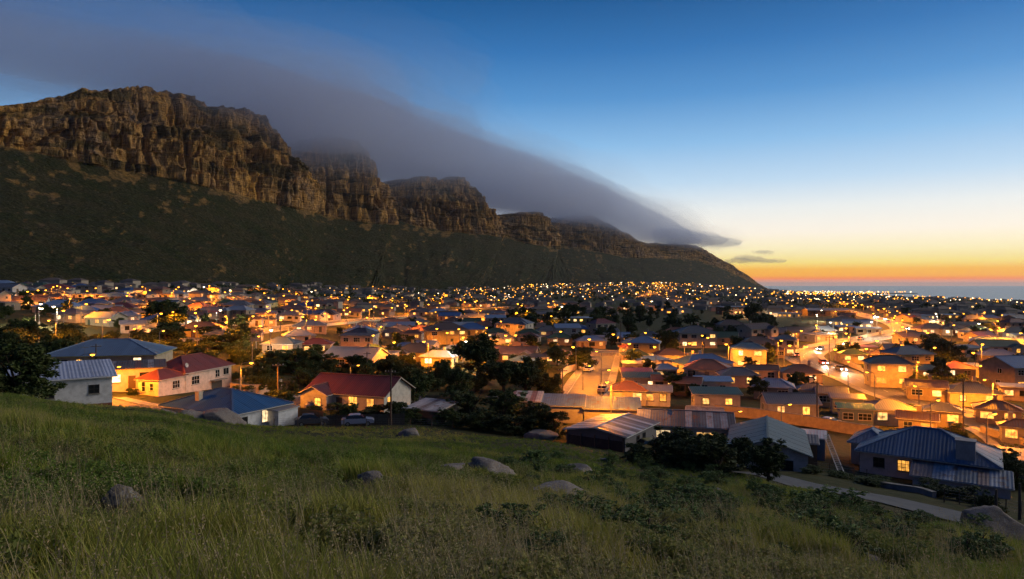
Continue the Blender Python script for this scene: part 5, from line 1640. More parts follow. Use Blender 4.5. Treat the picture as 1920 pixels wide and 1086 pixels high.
# singled out by eye
SOLO = [
    (30, 745, 150, 118, BUSH_P, 62, 'bush', 'big dark leafy bush at the left edge beside the white house'),
    (-30, 752, 120, 110, BUSH_P, 60, 'bush', 'dark bush cut by the left edge beside the biggest bush'),
    (318, 625, 96, 66, TREE_P, None, 'tree', 'large dark round tree standing before lit houses on the left'),
    (372, 600, 28, 20, TREE_P, None, 'tree', 'small bright tree lit yellow beside the large dark round tree'),
    (445, 648, 62, 42, TREE_P, None, 'tree', 'spreading tree beside the yellow lit house on the left'),
    (250, 720, 26, 16, BUSH_P, 108, 'bush', 'small round bush at the front wall of the patched roof house'),
    (548, 696, 105, 46, BUSH_P, None, 'bush', 'wide dark bush above the small orange garden wall'), (605, 694, 60, 36, BUSH_P, None, 'bush', 'dark bush just right of the wide dark bush'),
    (533, 752, 62, 44, BUSH_P, 104, 'bush', 'dark bush between the deep blue roof and the maroon roof'), (560, 718, 44, 34, SHRUB_P, None, 'bush', 'pale leafed shrub behind the utility pole'),
    (660, 700, 56, 40, BUSH_P, None, 'bush', 'bush under the street lamp behind the maroon roof'), (715, 700, 50, 30, BUSH_P, None, 'bush', 'low bush right of the lamp behind the maroon roof'),
    (782, 752, 92, 82, TREE_P, 118, 'tree', 'tall willow-like tree right of the maroon gabled house'), (826, 720, 50, 48, TREE_P, None, 'tree', 'thin tree between the willow-like tree and the street'),
    (900, 712, 100, 86, TREE_P, None, 'tree', 'tall dark tree with a lamp glowing behind it'), (862, 745, 70, 60, TREE_P, None, 'tree', 'dark tree left of the tall central tree'),
    (945, 735, 90, 62, TREE_P, None, 'tree', 'round dark tree right of the tall central tree'), (985, 735, 90, 66, TREE_P, None, 'tree', 'broad tree beside the central street'),
    (1025, 745, 66, 52, TREE_P, None, 'tree', 'round tree on the corner of the central street'), (1082, 694, 76, 46, TREE_P, None, 'tree', 'dark spreading tree beside the parked cars'),
    (880, 775, 110, 70, BUSH_P, 101, 'bush', 'big dark bush left in the central thicket'), (940, 780, 120, 72, BUSH_P, 100, 'bush', 'biggest dark bush in the central thicket'), (1000, 788, 80, 58, BUSH_P, 97, 'bush', 'dark bush right in the central thicket'),
    (1038, 806, 70, 56, BUSH_P, 92, 'bush', 'dark bush touching the striped shed'), (965, 806, 90, 42, BUSH_P, 92, 'bush', 'low bush in front of the central thicket'), (895, 802, 90, 40, BUSH_P, 94, 'bush', 'low bush left in front of the central thicket'),
    (830, 800, 80, 36, BUSH_P, 95, 'bush', 'low dark bush at the hill foot below the pale rusted shed'), (765, 798, 70, 36, BUSH_P, 95, 'bush', 'low dark bush right below the maroon house'),
    (745, 768, 54, 42, BUSH_P, 99, 'bush', 'bush against the gable end of the maroon house'), (700, 790, 74, 32, BUSH_P, 97, 'bush', 'hedge bush below the middle of the maroon house'), (640, 782, 70, 34, BUSH_P, 98, 'bush', 'hedge bush below the porch of the maroon house'), (590, 768, 44, 22, BUSH_P, 100, 'bush', 'small bush at the left corner of the maroon house'),
    (1250, 866, 140, 82, BUSH_P, 74, 'bush', 'big bush hiding the patched grey roofed house corner'), (1316, 858, 100, 70, BUSH_P, 77, 'bush', 'bush between patched grey roof and slate gable'), (1390, 858, 80, 66, TREE_P, 73, 'tree', 'small round tree at the slate gable corner'),
    (1345, 900, 130, 76, BUSH_P, 66, 'bush', 'wide bush on the bank below the slate gable'), (1440, 918, 100, 80, TREE_P, 63, 'tree', 'small dark tree at the bend of the unlit lane'), (1200, 880, 80, 40, BUSH_P, 72, 'bush', 'bush at the front corner of the striped shed'), (1290, 900, 100, 60, BUSH_P, 67, 'bush', 'low bush on the bank left of the wide bush'),
    (1774, 694, 92, 62, TREE_P, None, 'tree', 'largest dark tree among the houses on the right'), (1735, 690, 50, 44, TREE_P, None, 'tree', 'dark tree left of the largest tree on the right'),
    (1838, 850, 66, 44, BUSH_P, 90, 'bush', 'bush behind the pale tin roof at the right'), (1868, 872, 84, 62, BUSH_P, 84, 'bush', 'pale green bush right of the big blue roof'), (1902, 905, 80, 66, BUSH_P, 76, 'bush', 'dark bush at the right edge above the lane'), (1905, 860, 60, 44, BUSH_P, 92, 'bush', 'bush at the right edge behind the dark one'),
    (1520, 905, 50, 16, BUSH_P, 71, 'bush', 'low hedge bush at the start of the lane verge'), (1640, 905, 80, 22, BUSH_P, 69, 'bush', 'low hedge bush under the yellow lit window'), (1745, 925, 90, 30, BUSH_P, 66, 'bush', 'low hedge bush in front of the rusty lean-to'), (1810, 945, 80, 34, BUSH_P, 63, 'bush', 'low hedge bush at the end of the rusty lean-to'),
    (1855, 960, 60, 36, BUSH_P, 60, 'bush', 'bush by the fence post at the right'), (1580, 898, 60, 16, BUSH_P, 71, 'bush', 'low hedge bush near the foot of the ladder'),
    (1250, 664, 56, 48, TREE_P, None, 'tree', 'round black tree beside the two-storey house'), (1146, 650, 30, 42, TALL_P, None, 'tree', 'tall narrow tree by the cross street'), (1084, 650, 30, 28, TREE_P, None, 'tree', 'small tree left of the tall narrow one'),
    (1410, 610, 44, 44, TREE_P, None, 'tree', 'dark tree by the far playing field'), (1432, 622, 50, 34, TREE_P, None, 'tree', 'spreading dark tree at the field corner'), (1500, 780, 44, 18, BUSH_P, None, 'bush', 'bush by the parked car behind the garden wall'),
    (1480, 735, 70, 22, BUSH_P, None, 'bush', 'long bush in front of the dark hipped house'), (1600, 760, 30, 22, BUSH_P, None, 'bush', 'bush beside the green flat roof'),
    (1795, 820, 46, 30, BUSH_P, None, 'bush', 'bush by the gate at the right junction'), (1890, 800, 40, 22, BUSH_P, None, 'bush', 'bush by the tan houses at the right edge'),
    (1710, 770, 40, 14, BUSH_P, None, 'bush', 'small hedge beside the wide junction'),
]
for px, py, w_, h_, pr, dep, kd, lab in SOLO:
    plant_px(px, py, w_, h_, pr, 'bush' if kd == 'bush' else 'tree', lab, kd, 'bushes at the hill foot' if kd == 'bush' else 'trees among the houses', dep)

# the dark belt of bushes behind the white and blue houses on the left
belt = [(random.uniform(-10, 470), random.uniform(632, 684)) for _ in range(34)]
belt.sort()
for i, (px, py) in enumerate(belt):
    X, Y, _ = hit(px, py)
    if not all((a - X) ** 2 + (b_ - Y) ** 2 > (c_ + 2) ** 2 for a, b_, c_ in HEROES): Y += 18; X = (px - 960) / FPX * Y
    hgt = random.uniform(3.2, 6.0)
    plant(X, Y, hgt * random.uniform(1.3, 2.0), hgt, BUSH_P + TREE_P[:1], 'bush', 'dark bush, %s from the left in the belt behind the blue and red roofs' % ordn(i + 1), 'bush', 'bush belt on the left')
fillb = []
tries = 0
while len(fillb) < 62 and tries < 3000:
    tries += 1
    px = random.uniform(440, 1050); py = random.uniform(655, 750)
    X, Y, _ = hit(px, py)
    if Y < 101 or road_dist(X, Y) < 2.0: continue
    if any((a - X) ** 2 + (b_ - Y) ** 2 < (c_ + 1.2) ** 2 for a, b_, c_ in PLACED): continue
    if any((a - X) ** 2 + (b_ - Y) ** 2 < 7 for a, b_ in fillb): continue
    fillb.append((X, Y))
fillb.sort(key=lambda p: p[0] / p[1])
for i, (X, Y) in enumerate(fillb):
    hgt = random.uniform(2.0, 4.6)
    plant(X, Y, hgt * random.uniform(1.2, 1.8), hgt, BUSH_P + TREE_P, 'bush', 'dark bush, %s from the left in the thickets behind the maroon roof' % ordn(i + 1), 'bush', 'thickets in the middle of the town')
# wood in the middle of the town around the playing fields
wood = []
for i in range(46):
    px = random.choice((random.uniform(930, 1200), random.uniform(930, 1200), random.uniform(1200, 1480)))
    py = random.uniform(590, 630) if px < 1200 else random.choice((random.uniform(585, 596), random.uniform(622, 632)))
    wood.append((px, py))
wood.sort()
for i, (px, py) in enumerate(wood):
    X, Y, _ = hit(px, py)
    hgt = random.uniform(6, 11)
    plant(X, Y, hgt * random.uniform(0.9, 1.3), hgt, TALL_P, 'tree', 'dark tree, %s from the left in the wood amid the town' % ordn(i + 1), 'tree', 'trees of the wood amid the town')
# garden trees between the houses
gt = []
tries = 0
while len(gt) < 235 and tries < 7000:
    tries += 1
    px = random.uniform(-20, 1940); yt = float(np.interp(px, *YTOP))
    py = yt + 6 + (745 - yt) * random.random() ** 1.5
    if py > 690 and (px < 1090): continue
    X, Y, z = hit(px, py)
    if z < 3 or Y > 900 or road_dist(X, Y) < 2.0 or hides_road(px, py, Y, 6.0): continue
    if any((a - X) ** 2 + (b_ - Y) ** 2 < (c_ * 0.8) ** 2 for a, b_, c_ in PLACED): continue
    if any((a - X) ** 2 + (b_ - Y) ** 2 < 16 for a, b_, c_ in gt): continue
    gt.append((X, Y, px))
gt.sort(key=lambda d: d[1])
for k in range(0, len(gt), 25):
    for i, (X, Y, px) in enumerate(sorted(gt[k:k + 25], key=lambda d: d[0] / d[1])):
        hgt = random.uniform(3.0, 6.5)
        plant(X, Y, hgt * random.uniform(0.9, 1.4), hgt, TALL_P + TREE_P, 'tree', 'dark garden tree, %s from the left in %s line of trees above the hill' % (ordn(i + 1), ordn(k // 25 + 1)), 'tree', 'garden trees between the houses')
# the farthest trees read as one mass
g = np.random.default_rng(5)
P_ = []
while len(P_) < 900:
    px = random.uniform(-20, 1940); yt = float(np.interp(px, *YTOP))
    py = yt - 1 + 34 * random.random() ** 1.5
    X, Y, z = hit(px, py)
    if z < 1.5 or Y < 600 or Y > 3200: continue
    P_.append((X, Y, z))
P_ = np.array(P_)
NL = 70
ctr = np.repeat(P_, NL, 0); n = len(ctr)
d = g.normal(size=(n, 3)); d /= np.linalg.norm(d, axis=1)[:, None]
rad = np.repeat(g.uniform(2.5, 5.5, len(P_)), NL) * (0.6 + ctr[:, 1] / 1800.0) ** 0.5
ctr = ctr + d * (rad * g.random(n) ** 0.35)[:, None] * np.array([1.1, 1.1, 0.7]) + np.stack([0 * rad, 0 * rad, rad * 0.6], -1)
a = g.normal(size=(n, 3)); a /= np.linalg.norm(a, axis=1)[:, None]
b_ = np.cross(a, g.normal(size=(n, 3))); b_ /= np.linalg.norm(b_, axis=1)[:, None]
s_ = g.uniform(0.5, 1.2, n)[:, None]
V = np.stack([ctr - a * s_, ctr + b_ * s_ * 0.6, ctr + a * s_, ctr - b_ * s_ * 0.6], 1).reshape(-1, 3)
fm = np_mesh('far_trees', V, np.arange(n * 4).reshape(-1, 4)); fm.materials.append(m_leaf)
tag(mesh_obj('far_trees', fm), 'mass of dark far trees between the small lights of the town', 'trees', kind='stuff')

# ------------------------------------------------------------------ boulders on the hill
m_stone, t, b = new_mat('lichen_stone')
b.inputs['Roughness'].default_value = 0.92
f1, r1 = noise_fac(t, 1.6, 6, 0.65, lo=0.4, hi=0.6); f2, r2 = noise_fac(t, 5.0, 5, 0.7, lo=0.52, hi=0.66); f3, r3 = noise_fac(t, 14.0, 5, 0.7)
c = mixc(t, f1, (0.20, 0.175, 0.155), (0.30, 0.25, 0.21)); c = mixc(t, f2, c, (0.36, 0.37, 0.38)); c = mixc(t, f3, c, (0.13, 0.11, 0.10))
t.links.new(c, b.inputs['Base Color']); bump(t, b, r3, 0.7, 0.06)


ROCKS = []


def boulder(px, py, wpx, hpx, label, seed, tilt=0.0, depth=None):
    X, Y, z = hit(px, py)
    if depth: Y = depth; X = (px - 960) / FPX * Y; z = zland(X, Y)
    w, h = wpx * Y / FPX, hpx * Y / FPX
    me = bpy.data.meshes.new('boulder')
    import bmesh
    bm = bmesh.new()
    bmesh.ops.create_icosphere(bm, subdivisions=4, radius=1.0)
    g = random.Random(seed)
    planes = [(Vector((g.gauss(0, 1), g.gauss(0, 1), g.gauss(0.2, 0.8))).normalized(), g.uniform(0.45, 0.85)) for _ in range(14)]
    from mathutils import noise as mn
    for v in bm.verts:
        p = v.co.copy()
        for n_, d_ in planes:
            k = p.dot(n_)
            if k > d_: p -= n_ * (k - d_) * 0.97
        p *= 1 + 0.16 * mn.noise(p * 1.7 + Vector((seed, 0, 0))) + 0.07 * mn.noise(Vector((p.x * 3, p.y * 3, p.z * 11)) + Vector((0, seed, 0))) + 0.04 * mn.noise(p * 12)
        v.co = Vector((p.x * w * 0.62, p.y * w * 0.45, p.z * h * 0.80))
    bm.to_mesh(me); bm.free()
    me.polygons.foreach_set('use_smooth', [True] * len(me.polygons))
    o = mesh_obj('boulder', me, m_stone, None, (X, Y + w * 0.2, z + h * (0.45 if Y < 16 else 0.16)))
    ROCKS.append((X, Y + w * 0.1 - (0.45 if Y < 20 else 0.0), w * 0.5 + (0.42 if Y < 20 else 0.1)))
    o.rotation_euler = (0, tilt, g.uniform(-0.4, 0.4))
    tag(o, label, 'boulder', 'boulders on the grass hill')
    return o


for i, (px, py, w_, h_, tl, dep, lab) in enumerate([
    (217, 952, 66, 32, 0, None, 'round pinkish boulder alone in the grass at lower left'), (697, 914, 66, 36, 0.35, None, 'pale slanting boulder in the grass left of centre'), (918, 888, 92, 24, 0.18, None, 'largest flat boulder in the middle of the hill'),
    (845, 882, 66, 14, 0, None, 'low flat boulder touching the largest flat boulder'), (1086, 892, 66, 24, 0.2, None, 'smooth grey boulder right of the largest flat boulder'), (410, 812, 78, 34, 0.1, 80, 'larger of two leaning boulders below the deep blue roof'),
    (352, 812, 62, 28, 0, 79, 'smaller of two leaning boulders below the deep blue roof'), (302, 802, 44, 20, 0, 77, 'dark boulder left of the two leaning boulders'), (768, 818, 46, 16, 0.2, None, 'small boulder below the central hedge'), (1020, 824, 60, 15, 0.1, None, 'pale boulder just left of the striped shed'),
    (1062, 945, 150, 34, 0.25, None, 'long dark rock outcrop on the hill right of centre'), (1205, 948, 44, 12, 0, None, 'small pale rock right of the long outcrop'), (1872, 1012, 110, 70, 0.2, None, 'big grey boulder at the lower right corner'), (1636, 1052, 34, 8, 0.1, None, 'small white stone in the grass at lower right'),
    (1455, 1008, 40, 14, 0, None, 'small grey rock in the low shrubs at right'), (1512, 950, 30, 16, 0, None, 'round grey rock beside the lane'), (1335, 925, 36, 12, 0, None, 'small rock below the wide bush on the bank'), (1140, 868, 40, 10, 0, None, 'small rock in front of the striped shed'), (430, 1080, 44, 14, 0, None, 'dark stone at the bottom edge left of centre'), (660, 1078, 30, 10, 0, None, 'small dark stone at the bottom edge near the centre')]):
    boulder(px, py, w_, h_, lab, 100 + i, tl, dep)

# low green shrubs on the right of the hill
sh = []
tries = 0
while len(sh) < 120 and tries < 1500:
    tries += 1
    px = random.uniform(960, 1915); py = random.uniform(868, 1075)
    if px < 1150 and random.random() < 0.6: continue
    if py < 905 + max(0, px - 1400) * 0.20 + 12 and px > 1380: continue
    X, Y, z = hit(px, py)
    if any((a - X) ** 2 + (b_ - Y) ** 2 < 1.2 for a, b_ in sh): continue
    sh.append((X, Y))
sh.append(hit(1045, 866)[:2])
sh.sort(key=lambda p: p[1])
for k in range(0, len(sh), 12):
    for i, (X, Y) in enumerate(sorted(sh[k:k + 12], key=lambda p: p[0] / p[1])):
        hgt = random.uniform(0.35, 0.85) * (0.8 + Y / 60)
        plant(X, Y, hgt * random.uniform(1.6, 2.4), hgt, SHRUB_P, 'low_shrub', 'low green shrub, %s from left in row %s up from the bottom right' % (ordn(i + 1), ordn(k // 12 + 1)), 'shrub', 'low shrubs on the grass hill', 0.02)

# ------------------------------------------------------------------ grass: blades gathered in tufts, scattered over the hill
def blades_mesh(name, n, rad, h0, h1, wid, lean, seed, mat, heads=False):
    g = np.random.default_rng(seed)
    V = []; F = []
    for i in range(n):
        a = g.uniform(0, 6.28); r_ = rad * g.random() ** 0.6
        x, y = r_ * math.cos(a), r_ * math.sin(a)
        h = g.uniform(h0, h1); la = g.uniform(0, 6.28); le = lean * h * g.uniform(0.3, 1.3)
        dx, dy = math.cos(la), math.sin(la)
        w_ = wid * g.uniform(0.7, 1.3)
        n0 = len(V)
        for q in (0, 0.35, 0.7, 1.0):
            o_ = le * q ** 2; ww = w_ * (1 - q) ** 0.6 * (1 if q < 1 else 0)
            zz = h * (q - 0.25 * lean * q * q)
            for s_ in (-1, 1): V.append((x + dx * o_ - dy * s_ * ww, y + dy * o_ + dx * s_ * ww, zz - 0.02))
        for q in range(3): F.append((n0 + 2 * q, n0 + 2 * q + 1, n0 + 2 * q + 3, n0 + 2 * q + 2))
        if heads:
            xe, ye, ze = x + dx * le, y + dy * le, h * (1 - 0.25 * lean)
            for q in range(5):
                c_ = np.array([xe, ye, ze - q * 0.02]) + g.normal(size=3) * 0.008
                u = g.normal(size=3); u /= np.linalg.norm(u)
                v_ = np.cross(u, g.normal(size=3)); v_ /= np.linalg.norm(v_)
                n1 = len(V)
                V += [tuple(c_ - u * 0.009), tuple(c_ + v_ * 0.004), tuple(c_ + u * 0.009), tuple(c_ - v_ * 0.004)]
                F.append((n1, n1 + 1, n1 + 2, n1 + 3))
    me = np_mesh(name, np.array(V), np.array(F)); me.materials.append(mat)
    return bpy.data.objects.new(name, me)


def grass_mat(name, c1, c2, dry):
    m, t, b = new_mat(name)
    b.inputs['Roughness'].default_value = 0.75
    b.inputs['Specular IOR Level'].default_value = 0.15
    ga = add(t, 'ShaderNodeNewGeometry')
    at_ = add(t, 'ShaderNodeAttribute', attribute_name='dry', attribute_type='INSTANCER')
    c = mixc(t, ga.outputs['Random Per Island'], c1, c2)
    k = add(t, 'ShaderNodeMath', operation='MULTIPLY_ADD'); k.use_clamp = True
    t.links.new(ga.outputs['Random Per Island'], k.inputs[0]); k.inputs[1].default_value = 0.5
    t.links.new(at_.outputs['Fac'], k.inputs[2])
    k2 = add(t, 'ShaderNodeMath', operation='SUBTRACT'); k2.use_clamp = True
    t.links.new(k.outputs[0], k2.inputs[0]); k2.inputs[1].default_value = 0.25
    t.links.new(mixc(t, k2.outputs[0], c, dry), b.inputs['Base Color'])
    tr = add(t, 'ShaderNodeBsdfTranslucent')
    t.links.new(mixc(t, k2.outputs[0], c, dry), tr.inputs['Color'])
    ms = add(t, 'ShaderNodeMixShader'); ms.inputs[0].default_value = 0.3
    t.links.new(b.outputs[0], ms.inputs[1]); t.links.new(tr.outputs[0], ms.inputs[2])
    t.links.new(ms.outputs[0], t.nodes['Material Output'].inputs['Surface'])
    return m


m_gr = grass_mat('grass_blades', (0.16, 0.26, 0.028), (0.28, 0.31, 0.045), (0.52, 0.43, 0.12))
m_forb = grass_mat('leafy_weeds', (0.10, 0.19, 0.03), (0.19, 0.24, 0.05), (0.34, 0.29, 0.11))
m_dry = grass_mat('dry_stalks', (0.40, 0.32, 0.16), (0.28, 0.21, 0.10), (0.50, 0.41, 0.24))
gcol = bpy.data.collections.new('grass_tufts')
tufts = [blades_mesh('tuft_a_short', 40, 0.20, 0.08, 0.24, 0.008, 0.7, 1, m_gr), blades_mesh('tuft_b_mid', 36, 0.17, 0.16, 0.40, 0.008, 0.6, 2, m_gr), blades_mesh('tuft_c_tall', 30, 0.15, 0.26, 0.62, 0.007, 0.45, 3, m_gr)]
fo = bpy.data.objects.new('tuft_d_forb', crown_mesh('forb', 330, [(0, 0, 0.18, 0.18, 0.18, 0.19), (0.12, 0.05, 0.12, 0.15, 0.15, 0.14)], 0.026, 77, 0.0, m_forb)); tufts.append(fo)
fo = bpy.data.objects.new('tuft_e_forb', crown_mesh('forb', 200, [(0, 0, 0.12, 0.24, 0.24, 0.11)], 0.024, 78, 0.0, m_forb)); tufts.append(fo)
tufts.append(blades_mesh('tuft_f_stalks', 7, 0.10, 0.45, 0.85, 0.0035, 0.3, 4, m_dry, True))
for o in tufts: gcol.objects.link(o)
NG = 84000
g = np.random.default_rng(21)
r_ = np.exp(g.uniform(math.log(3.6), math.log(96), NG)); th_ = g.uniform(-R(45), R(45), NG)
X = np.sin(th_) * r_; Y = np.cos(th_) * r_
pxs = 960 + FPX * X / Y
ok = (Y < np.interp(pxs, *HILL_EDGE) + 3) & (Y > 2)
for C_, hw in ROADS[-1:]:
    dmin = np.min(np.hypot(X[:, None] - C_[None, :, 0], Y[:, None] - C_[None, :, 1]), 1)
    ok &= dmin > hw - 0.05
for a_, b_, c_ in ROCKS: ok &= np.hypot(X - a_, (Y - b_) * 0.8) > c_ + 0.02 * Y ** 0.5
ok &= (fbm(X / 0.75, Y / 0.75, 93, 2) > -0.10) | (g.random(NG) < 0.22) | (r_ > 30)
# bare and thin patches
ok &= (fbm(X / 3.0, Y / 3.0, 91, 3) > -0.42) | (g.random(NG) < 0.35)
X, Y, r_ = X[ok], Y[ok], r_[ok]
NG = len(X)
patch = fbm(X / 9.0, Y / 9.0, 95, 3); patch2 = fbm(X / 2.2, Y / 2.2, 97, 3)
kind = np.zeros(NG, int)
u = g.random(NG)
kind = np.where(patch2 > 0.22, 2, np.where(patch2 > -0.02, 1, 0))
pf = fbm(X / 1.4, Y / 1.4, 99, 3)
kind = np.where((u < 0.45) & (pf > 0.0), 3, kind); kind = np.where((u > 0.45) & (u < 0.62) & (patch < 0.1), 4, kind); kind = np.where(u > 0.952, 5, kind)
dry = np.clip(0.08 + 1.0 * patch + 0.2 * g.random(NG), 0, 0.8)
scl = g.uniform(0.75, 1.25, NG) * np.interp(r_, [4, 20, 35, 60, 90], [1.0, 1.1, 1.0, 0.72, 0.62]) * (1 + 0.25 * patch2)
pm = bpy.data.meshes.new('grass')
pm.vertices.add(NG)
pm.vertices.foreach_set('co', np.stack([X, Y, land(X, Y)], -1).astype(np.float32).ravel())
for nm, ar, ty in (('kind', kind, 'INT'), ('dry', dry, 'FLOAT'), ('scl', scl, 'FLOAT'), ('rot', g.uniform(0, 6.28, NG), 'FLOAT')):
    at_ = pm.attributes.new(nm, ty, 'POINT')
    at_.data.foreach_set('value', ar.astype(np.int32 if ty == 'INT' else np.float32))
go = mesh_obj('grass', pm)
tag(go, 'uneven wild grass, weeds and dry stalks covering the hill', 'grass', kind='stuff')
ng = bpy.data.node_groups.new('grass_scatter', 'GeometryNodeTree')
ng.interface.new_socket('Geometry', in_out='INPUT', socket_type='NodeSocketGeometry')
ng.interface.new_socket('Geometry', in_out='OUTPUT', socket_type='NodeSocketGeometry')
gi = ng.nodes.new('NodeGroupInput'); gout = ng.nodes.new('NodeGroupOutput')
ci = ng.nodes.new('GeometryNodeCollectionInfo'); ci.inputs['Collection'].default_value = gcol; ci.inputs['Separate Children'].default_value = True
ip = ng.nodes.new('GeometryNodeInstanceOnPoints'); ip.inputs['Pick Instance'].default_value = True
ng.links.new(gi.outputs[0], ip.inputs['Points']); ng.links.new(ci.outputs[0], ip.inputs['Instance'])


def named(nm, ty):
    n_ = ng.nodes.new('GeometryNodeInputNamedAttribute'); n_.data_type = ty; n_.inputs[0].default_value = nm
    return n_.outputs[0]


ng.links.new(named('kind', 'INT'), ip.inputs['Instance Index'])
cx_ = ng.nodes.new('ShaderNodeCombineXYZ'); ng.links.new(named('rot', 'FLOAT'), cx_.inputs[2])
ng.links.new(cx_.outputs[0], ip.inputs['Rotation'])
ng.links.new(named('scl', 'FLOAT'), ip.inputs['Scale'])
ng.links.new(ip.outputs[0], gout.inputs[0])
md = go.modifiers.new('scatter', 'NODES'); md.node_group = ng

# ------------------------------------------------------------------ garden and boundary walls
def strip_wall(label, pix, h, c, th=0.2, world=None, name='boundary_wall'):
    Wp = world or [hit(*p)[:2] for p in pix]
    o = None
    m = MB(); cap = MB()
    C = catmull(Wp, 2.5)
    z = land(C[:, 0], C[:, 1])
    t_ = np.gradient(C, axis=0); t_ /= np.linalg.norm(t_, axis=1)[:, None]
    n_ = np.stack([t_[:, 1], -t_[:, 0]], -1)

    def sweep(m, hw, z0, z1):
        A = C - n_ * hw; B = C + n_ * hw
        k0 = len(m.v)
        for i in range(len(C)):
            m.v += [(A[i][0], A[i][1], z[i] + z0), (B[i][0], B[i][1], z[i] + z0), (B[i][0], B[i][1], z[i] + z1), (A[i][0], A[i][1], z[i] + z1)]
        for i in range(len(C) - 1):
            a = k0 + i * 4
            for j in range(4):
                j2 = (j + 1) % 4
                m.f.append((a + j, a + j2, a + 4 + j2, a + 4 + j)); m.uv.append(None); m.mi.append(0)
        for a, q in ((k0, (3, 2, 1, 0)), (k0 + 4 * (len(C) - 1), (0, 1, 2, 3))):
            m.f.append(tuple(a + j for j in q)); m.uv.append(None); m.mi.append(0)
    sweep(m, th / 2, -0.8, h); sweep(cap, th / 2 + 0.05, h + 0.003, h + 0.08)
    root = empty(name, (0, 0, 0))
    mesh_obj('wall_face', m.mesh('wall_face', m_wall), None, root, None, c)
    mesh_obj('coping', cap.mesh('coping', m_conc), None, root)
    tag(root, label, 'wall', 'garden walls')
    return root


strip_wall('long garden wall glowing orange behind the slate gabled house', [(1340, 778), (1420, 786), (1500, 798), (1580, 812), (1648, 822)], 1.7, (0.52, 0.38, 0.20))
strip_wall('low rendered wall corner behind the deep blue roof', [(432, 738), (462, 742), (500, 738), (528, 730)], 1.8, (0.55, 0.42, 0.30))
strip_wall('wall along the inner bend of the main road', [(1506, 655), (1550, 646), (1620, 634), (1672, 622)], 1.3, (0.5, 0.42, 0.3))
strip_wall('wall along the houses side of the main road', [(1565, 676), (1610, 694), (1665, 718), (1720, 738), (1790, 760)], 1.4, (0.50, 0.42, 0.32))
strip_wall('low wall along the house front of the central street', [(1142, 745), (1150, 770), (1200, 778), (1262, 782)], 1.1, (0.5, 0.40, 0.26))
strip_wall('short wall in front of the cross street houses', [(1096, 668), (1150, 668)], 1.0, (0.55, 0.45, 0.3))
strip_wall('low wall left of the central street', [(1052, 712), (1062, 700), (1088, 692)], 1.6, (0.55, 0.44, 0.3))
strip_wall('garden wall at the wide junction on the right', [(1838, 812), (1870, 822), (1925, 838)], 1.2, (0.45, 0.36, 0.27))
strip_wall('pavement wall of the long left street', [(540, 622), (600, 613), (690, 604), (780, 594)], 1.2, (0.58, 0.48, 0.32))
strip_wall('low retaining wall beside the unlit lane', [(1622, 908), (1690, 920), (1752, 934)], 0.5, (0.22, 0.20, 0.21), 0.4)
strip_wall('garden wall of the yellow two-storey house', [(770, 658), (830, 660), (890, 656)], 1.0, (0.6, 0.48, 0.25))

# ------------------------------------------------------------------ utility poles
def util_pole(px, py, h, label, arms=1, lean=0.0, depth=None):
    X, Y, z = hit(px, py)
    if depth: Y = depth; X = (px - 960) / FPX * Y; z = zland(X, Y)
    o = empty('utility_pole', (X, Y, z), 0.2)
    o.rotation_euler = (0, lean, random.uniform(-0.5, 0.5))
    m = MB(); m.tube([(0, 0, -1), (0, 0, h * 0.5), (0, 0, h)], [0.14, 0.12, 0.09], 8); mesh_obj('pole', m.mesh('pole', m_wood), None, o)
    for k in range(arms):
        m = MB(); m.box(-0.85, 0.85, -0.16, -0.09, h - 0.5 - k * 0.6, h - 0.38 - k * 0.6); ca = mesh_obj('crossarm', m.mesh('crossarm', m_wood), None, o)
        for x in (-0.75, -0.3, 0.3, 0.75):
            i_ = MB(); i_.tube([(x, -0.125, h - 0.38 - k * 0.6), (x, -0.125, h - 0.26 - k * 0.6), (x, -0.125, h - 0.2 - k * 0.6)], [0.03, 0.05, 0.02], 6); mesh_obj('insulator', i_.mesh('insulator', m_tank), None, ca)
    tag(o, label, 'utility pole', 'utility poles')
    return o


util_pole(180, 690, 6.2, 'bare utility pole with crossarm in front of the dusty blue hipped roof', depth=121)
util_pole(521, 752, 7.0, 'utility pole with crossarm beside the deep blue roofed house', depth=106)
util_pole(733, 806, 7.6, 'tall thin pole in front of the maroon house gable', 1, 0.0, 92)
util_pole(688, 705, 5.5, 'short pole behind the maroon roof ridge')
util_pole(1055, 758, 6.5, 'dark pole at the lower corner of the central street')
util_pole(1532, 800, 7.5, 'pole standing behind the orange lit garden wall')
util_pole(1806, 822, 9.5, 'tall pole beside the wide junction on the right')
util_pole(116, 545, 9.0, 'lone pole on the skyline beside the red hipped house')
util_pole(1164, 655, 10, 'pole by the cross street on the far side')
util_pole(1590, 652, 9, 'pole inside the main road bend')
util_pole(1555, 690, 9, 'pole at the outer edge of the main road bend')
util_pole(1912, 985, 3.0, 'wooden fence pole at the right edge beside the lane', 0, 0, 56)
util_pole(1868, 972, 2.2, 'short wooden post beside the lane at right', 0, 0, 57)

# ------------------------------------------------------------------ timber fence beside the deep blue house, ladder, wire fence
def plank_fence(label, A, B, h, c):
    A = Vector(A); B = Vector(B)
    d = B - A; L = d.length; yaw = math.atan2(d.y, d.x)
    o = empty('timber_fence', (A.x, A.y, zland(A.x, A.y)), yaw)
    n = int(L / 0.22)
    for i in range(n):
        m = MB(); m.box(i * 0.22, i * 0.22 + 0.20, -0.015, 0.015, -0.3, h + random.uniform(-0.05, 0.05)); mesh_obj('plank', m.mesh('plank', m_trim), None, o, None, c)
    for zz in (0.4, h - 0.3):
        m = MB(); m.box(0, L, 0.018, 0.07, zz, zz + 0.09); mesh_obj('rail', m.mesh('rail', m_trim), None, o, None, c)
    tag(o, label, 'fence', 'fences')


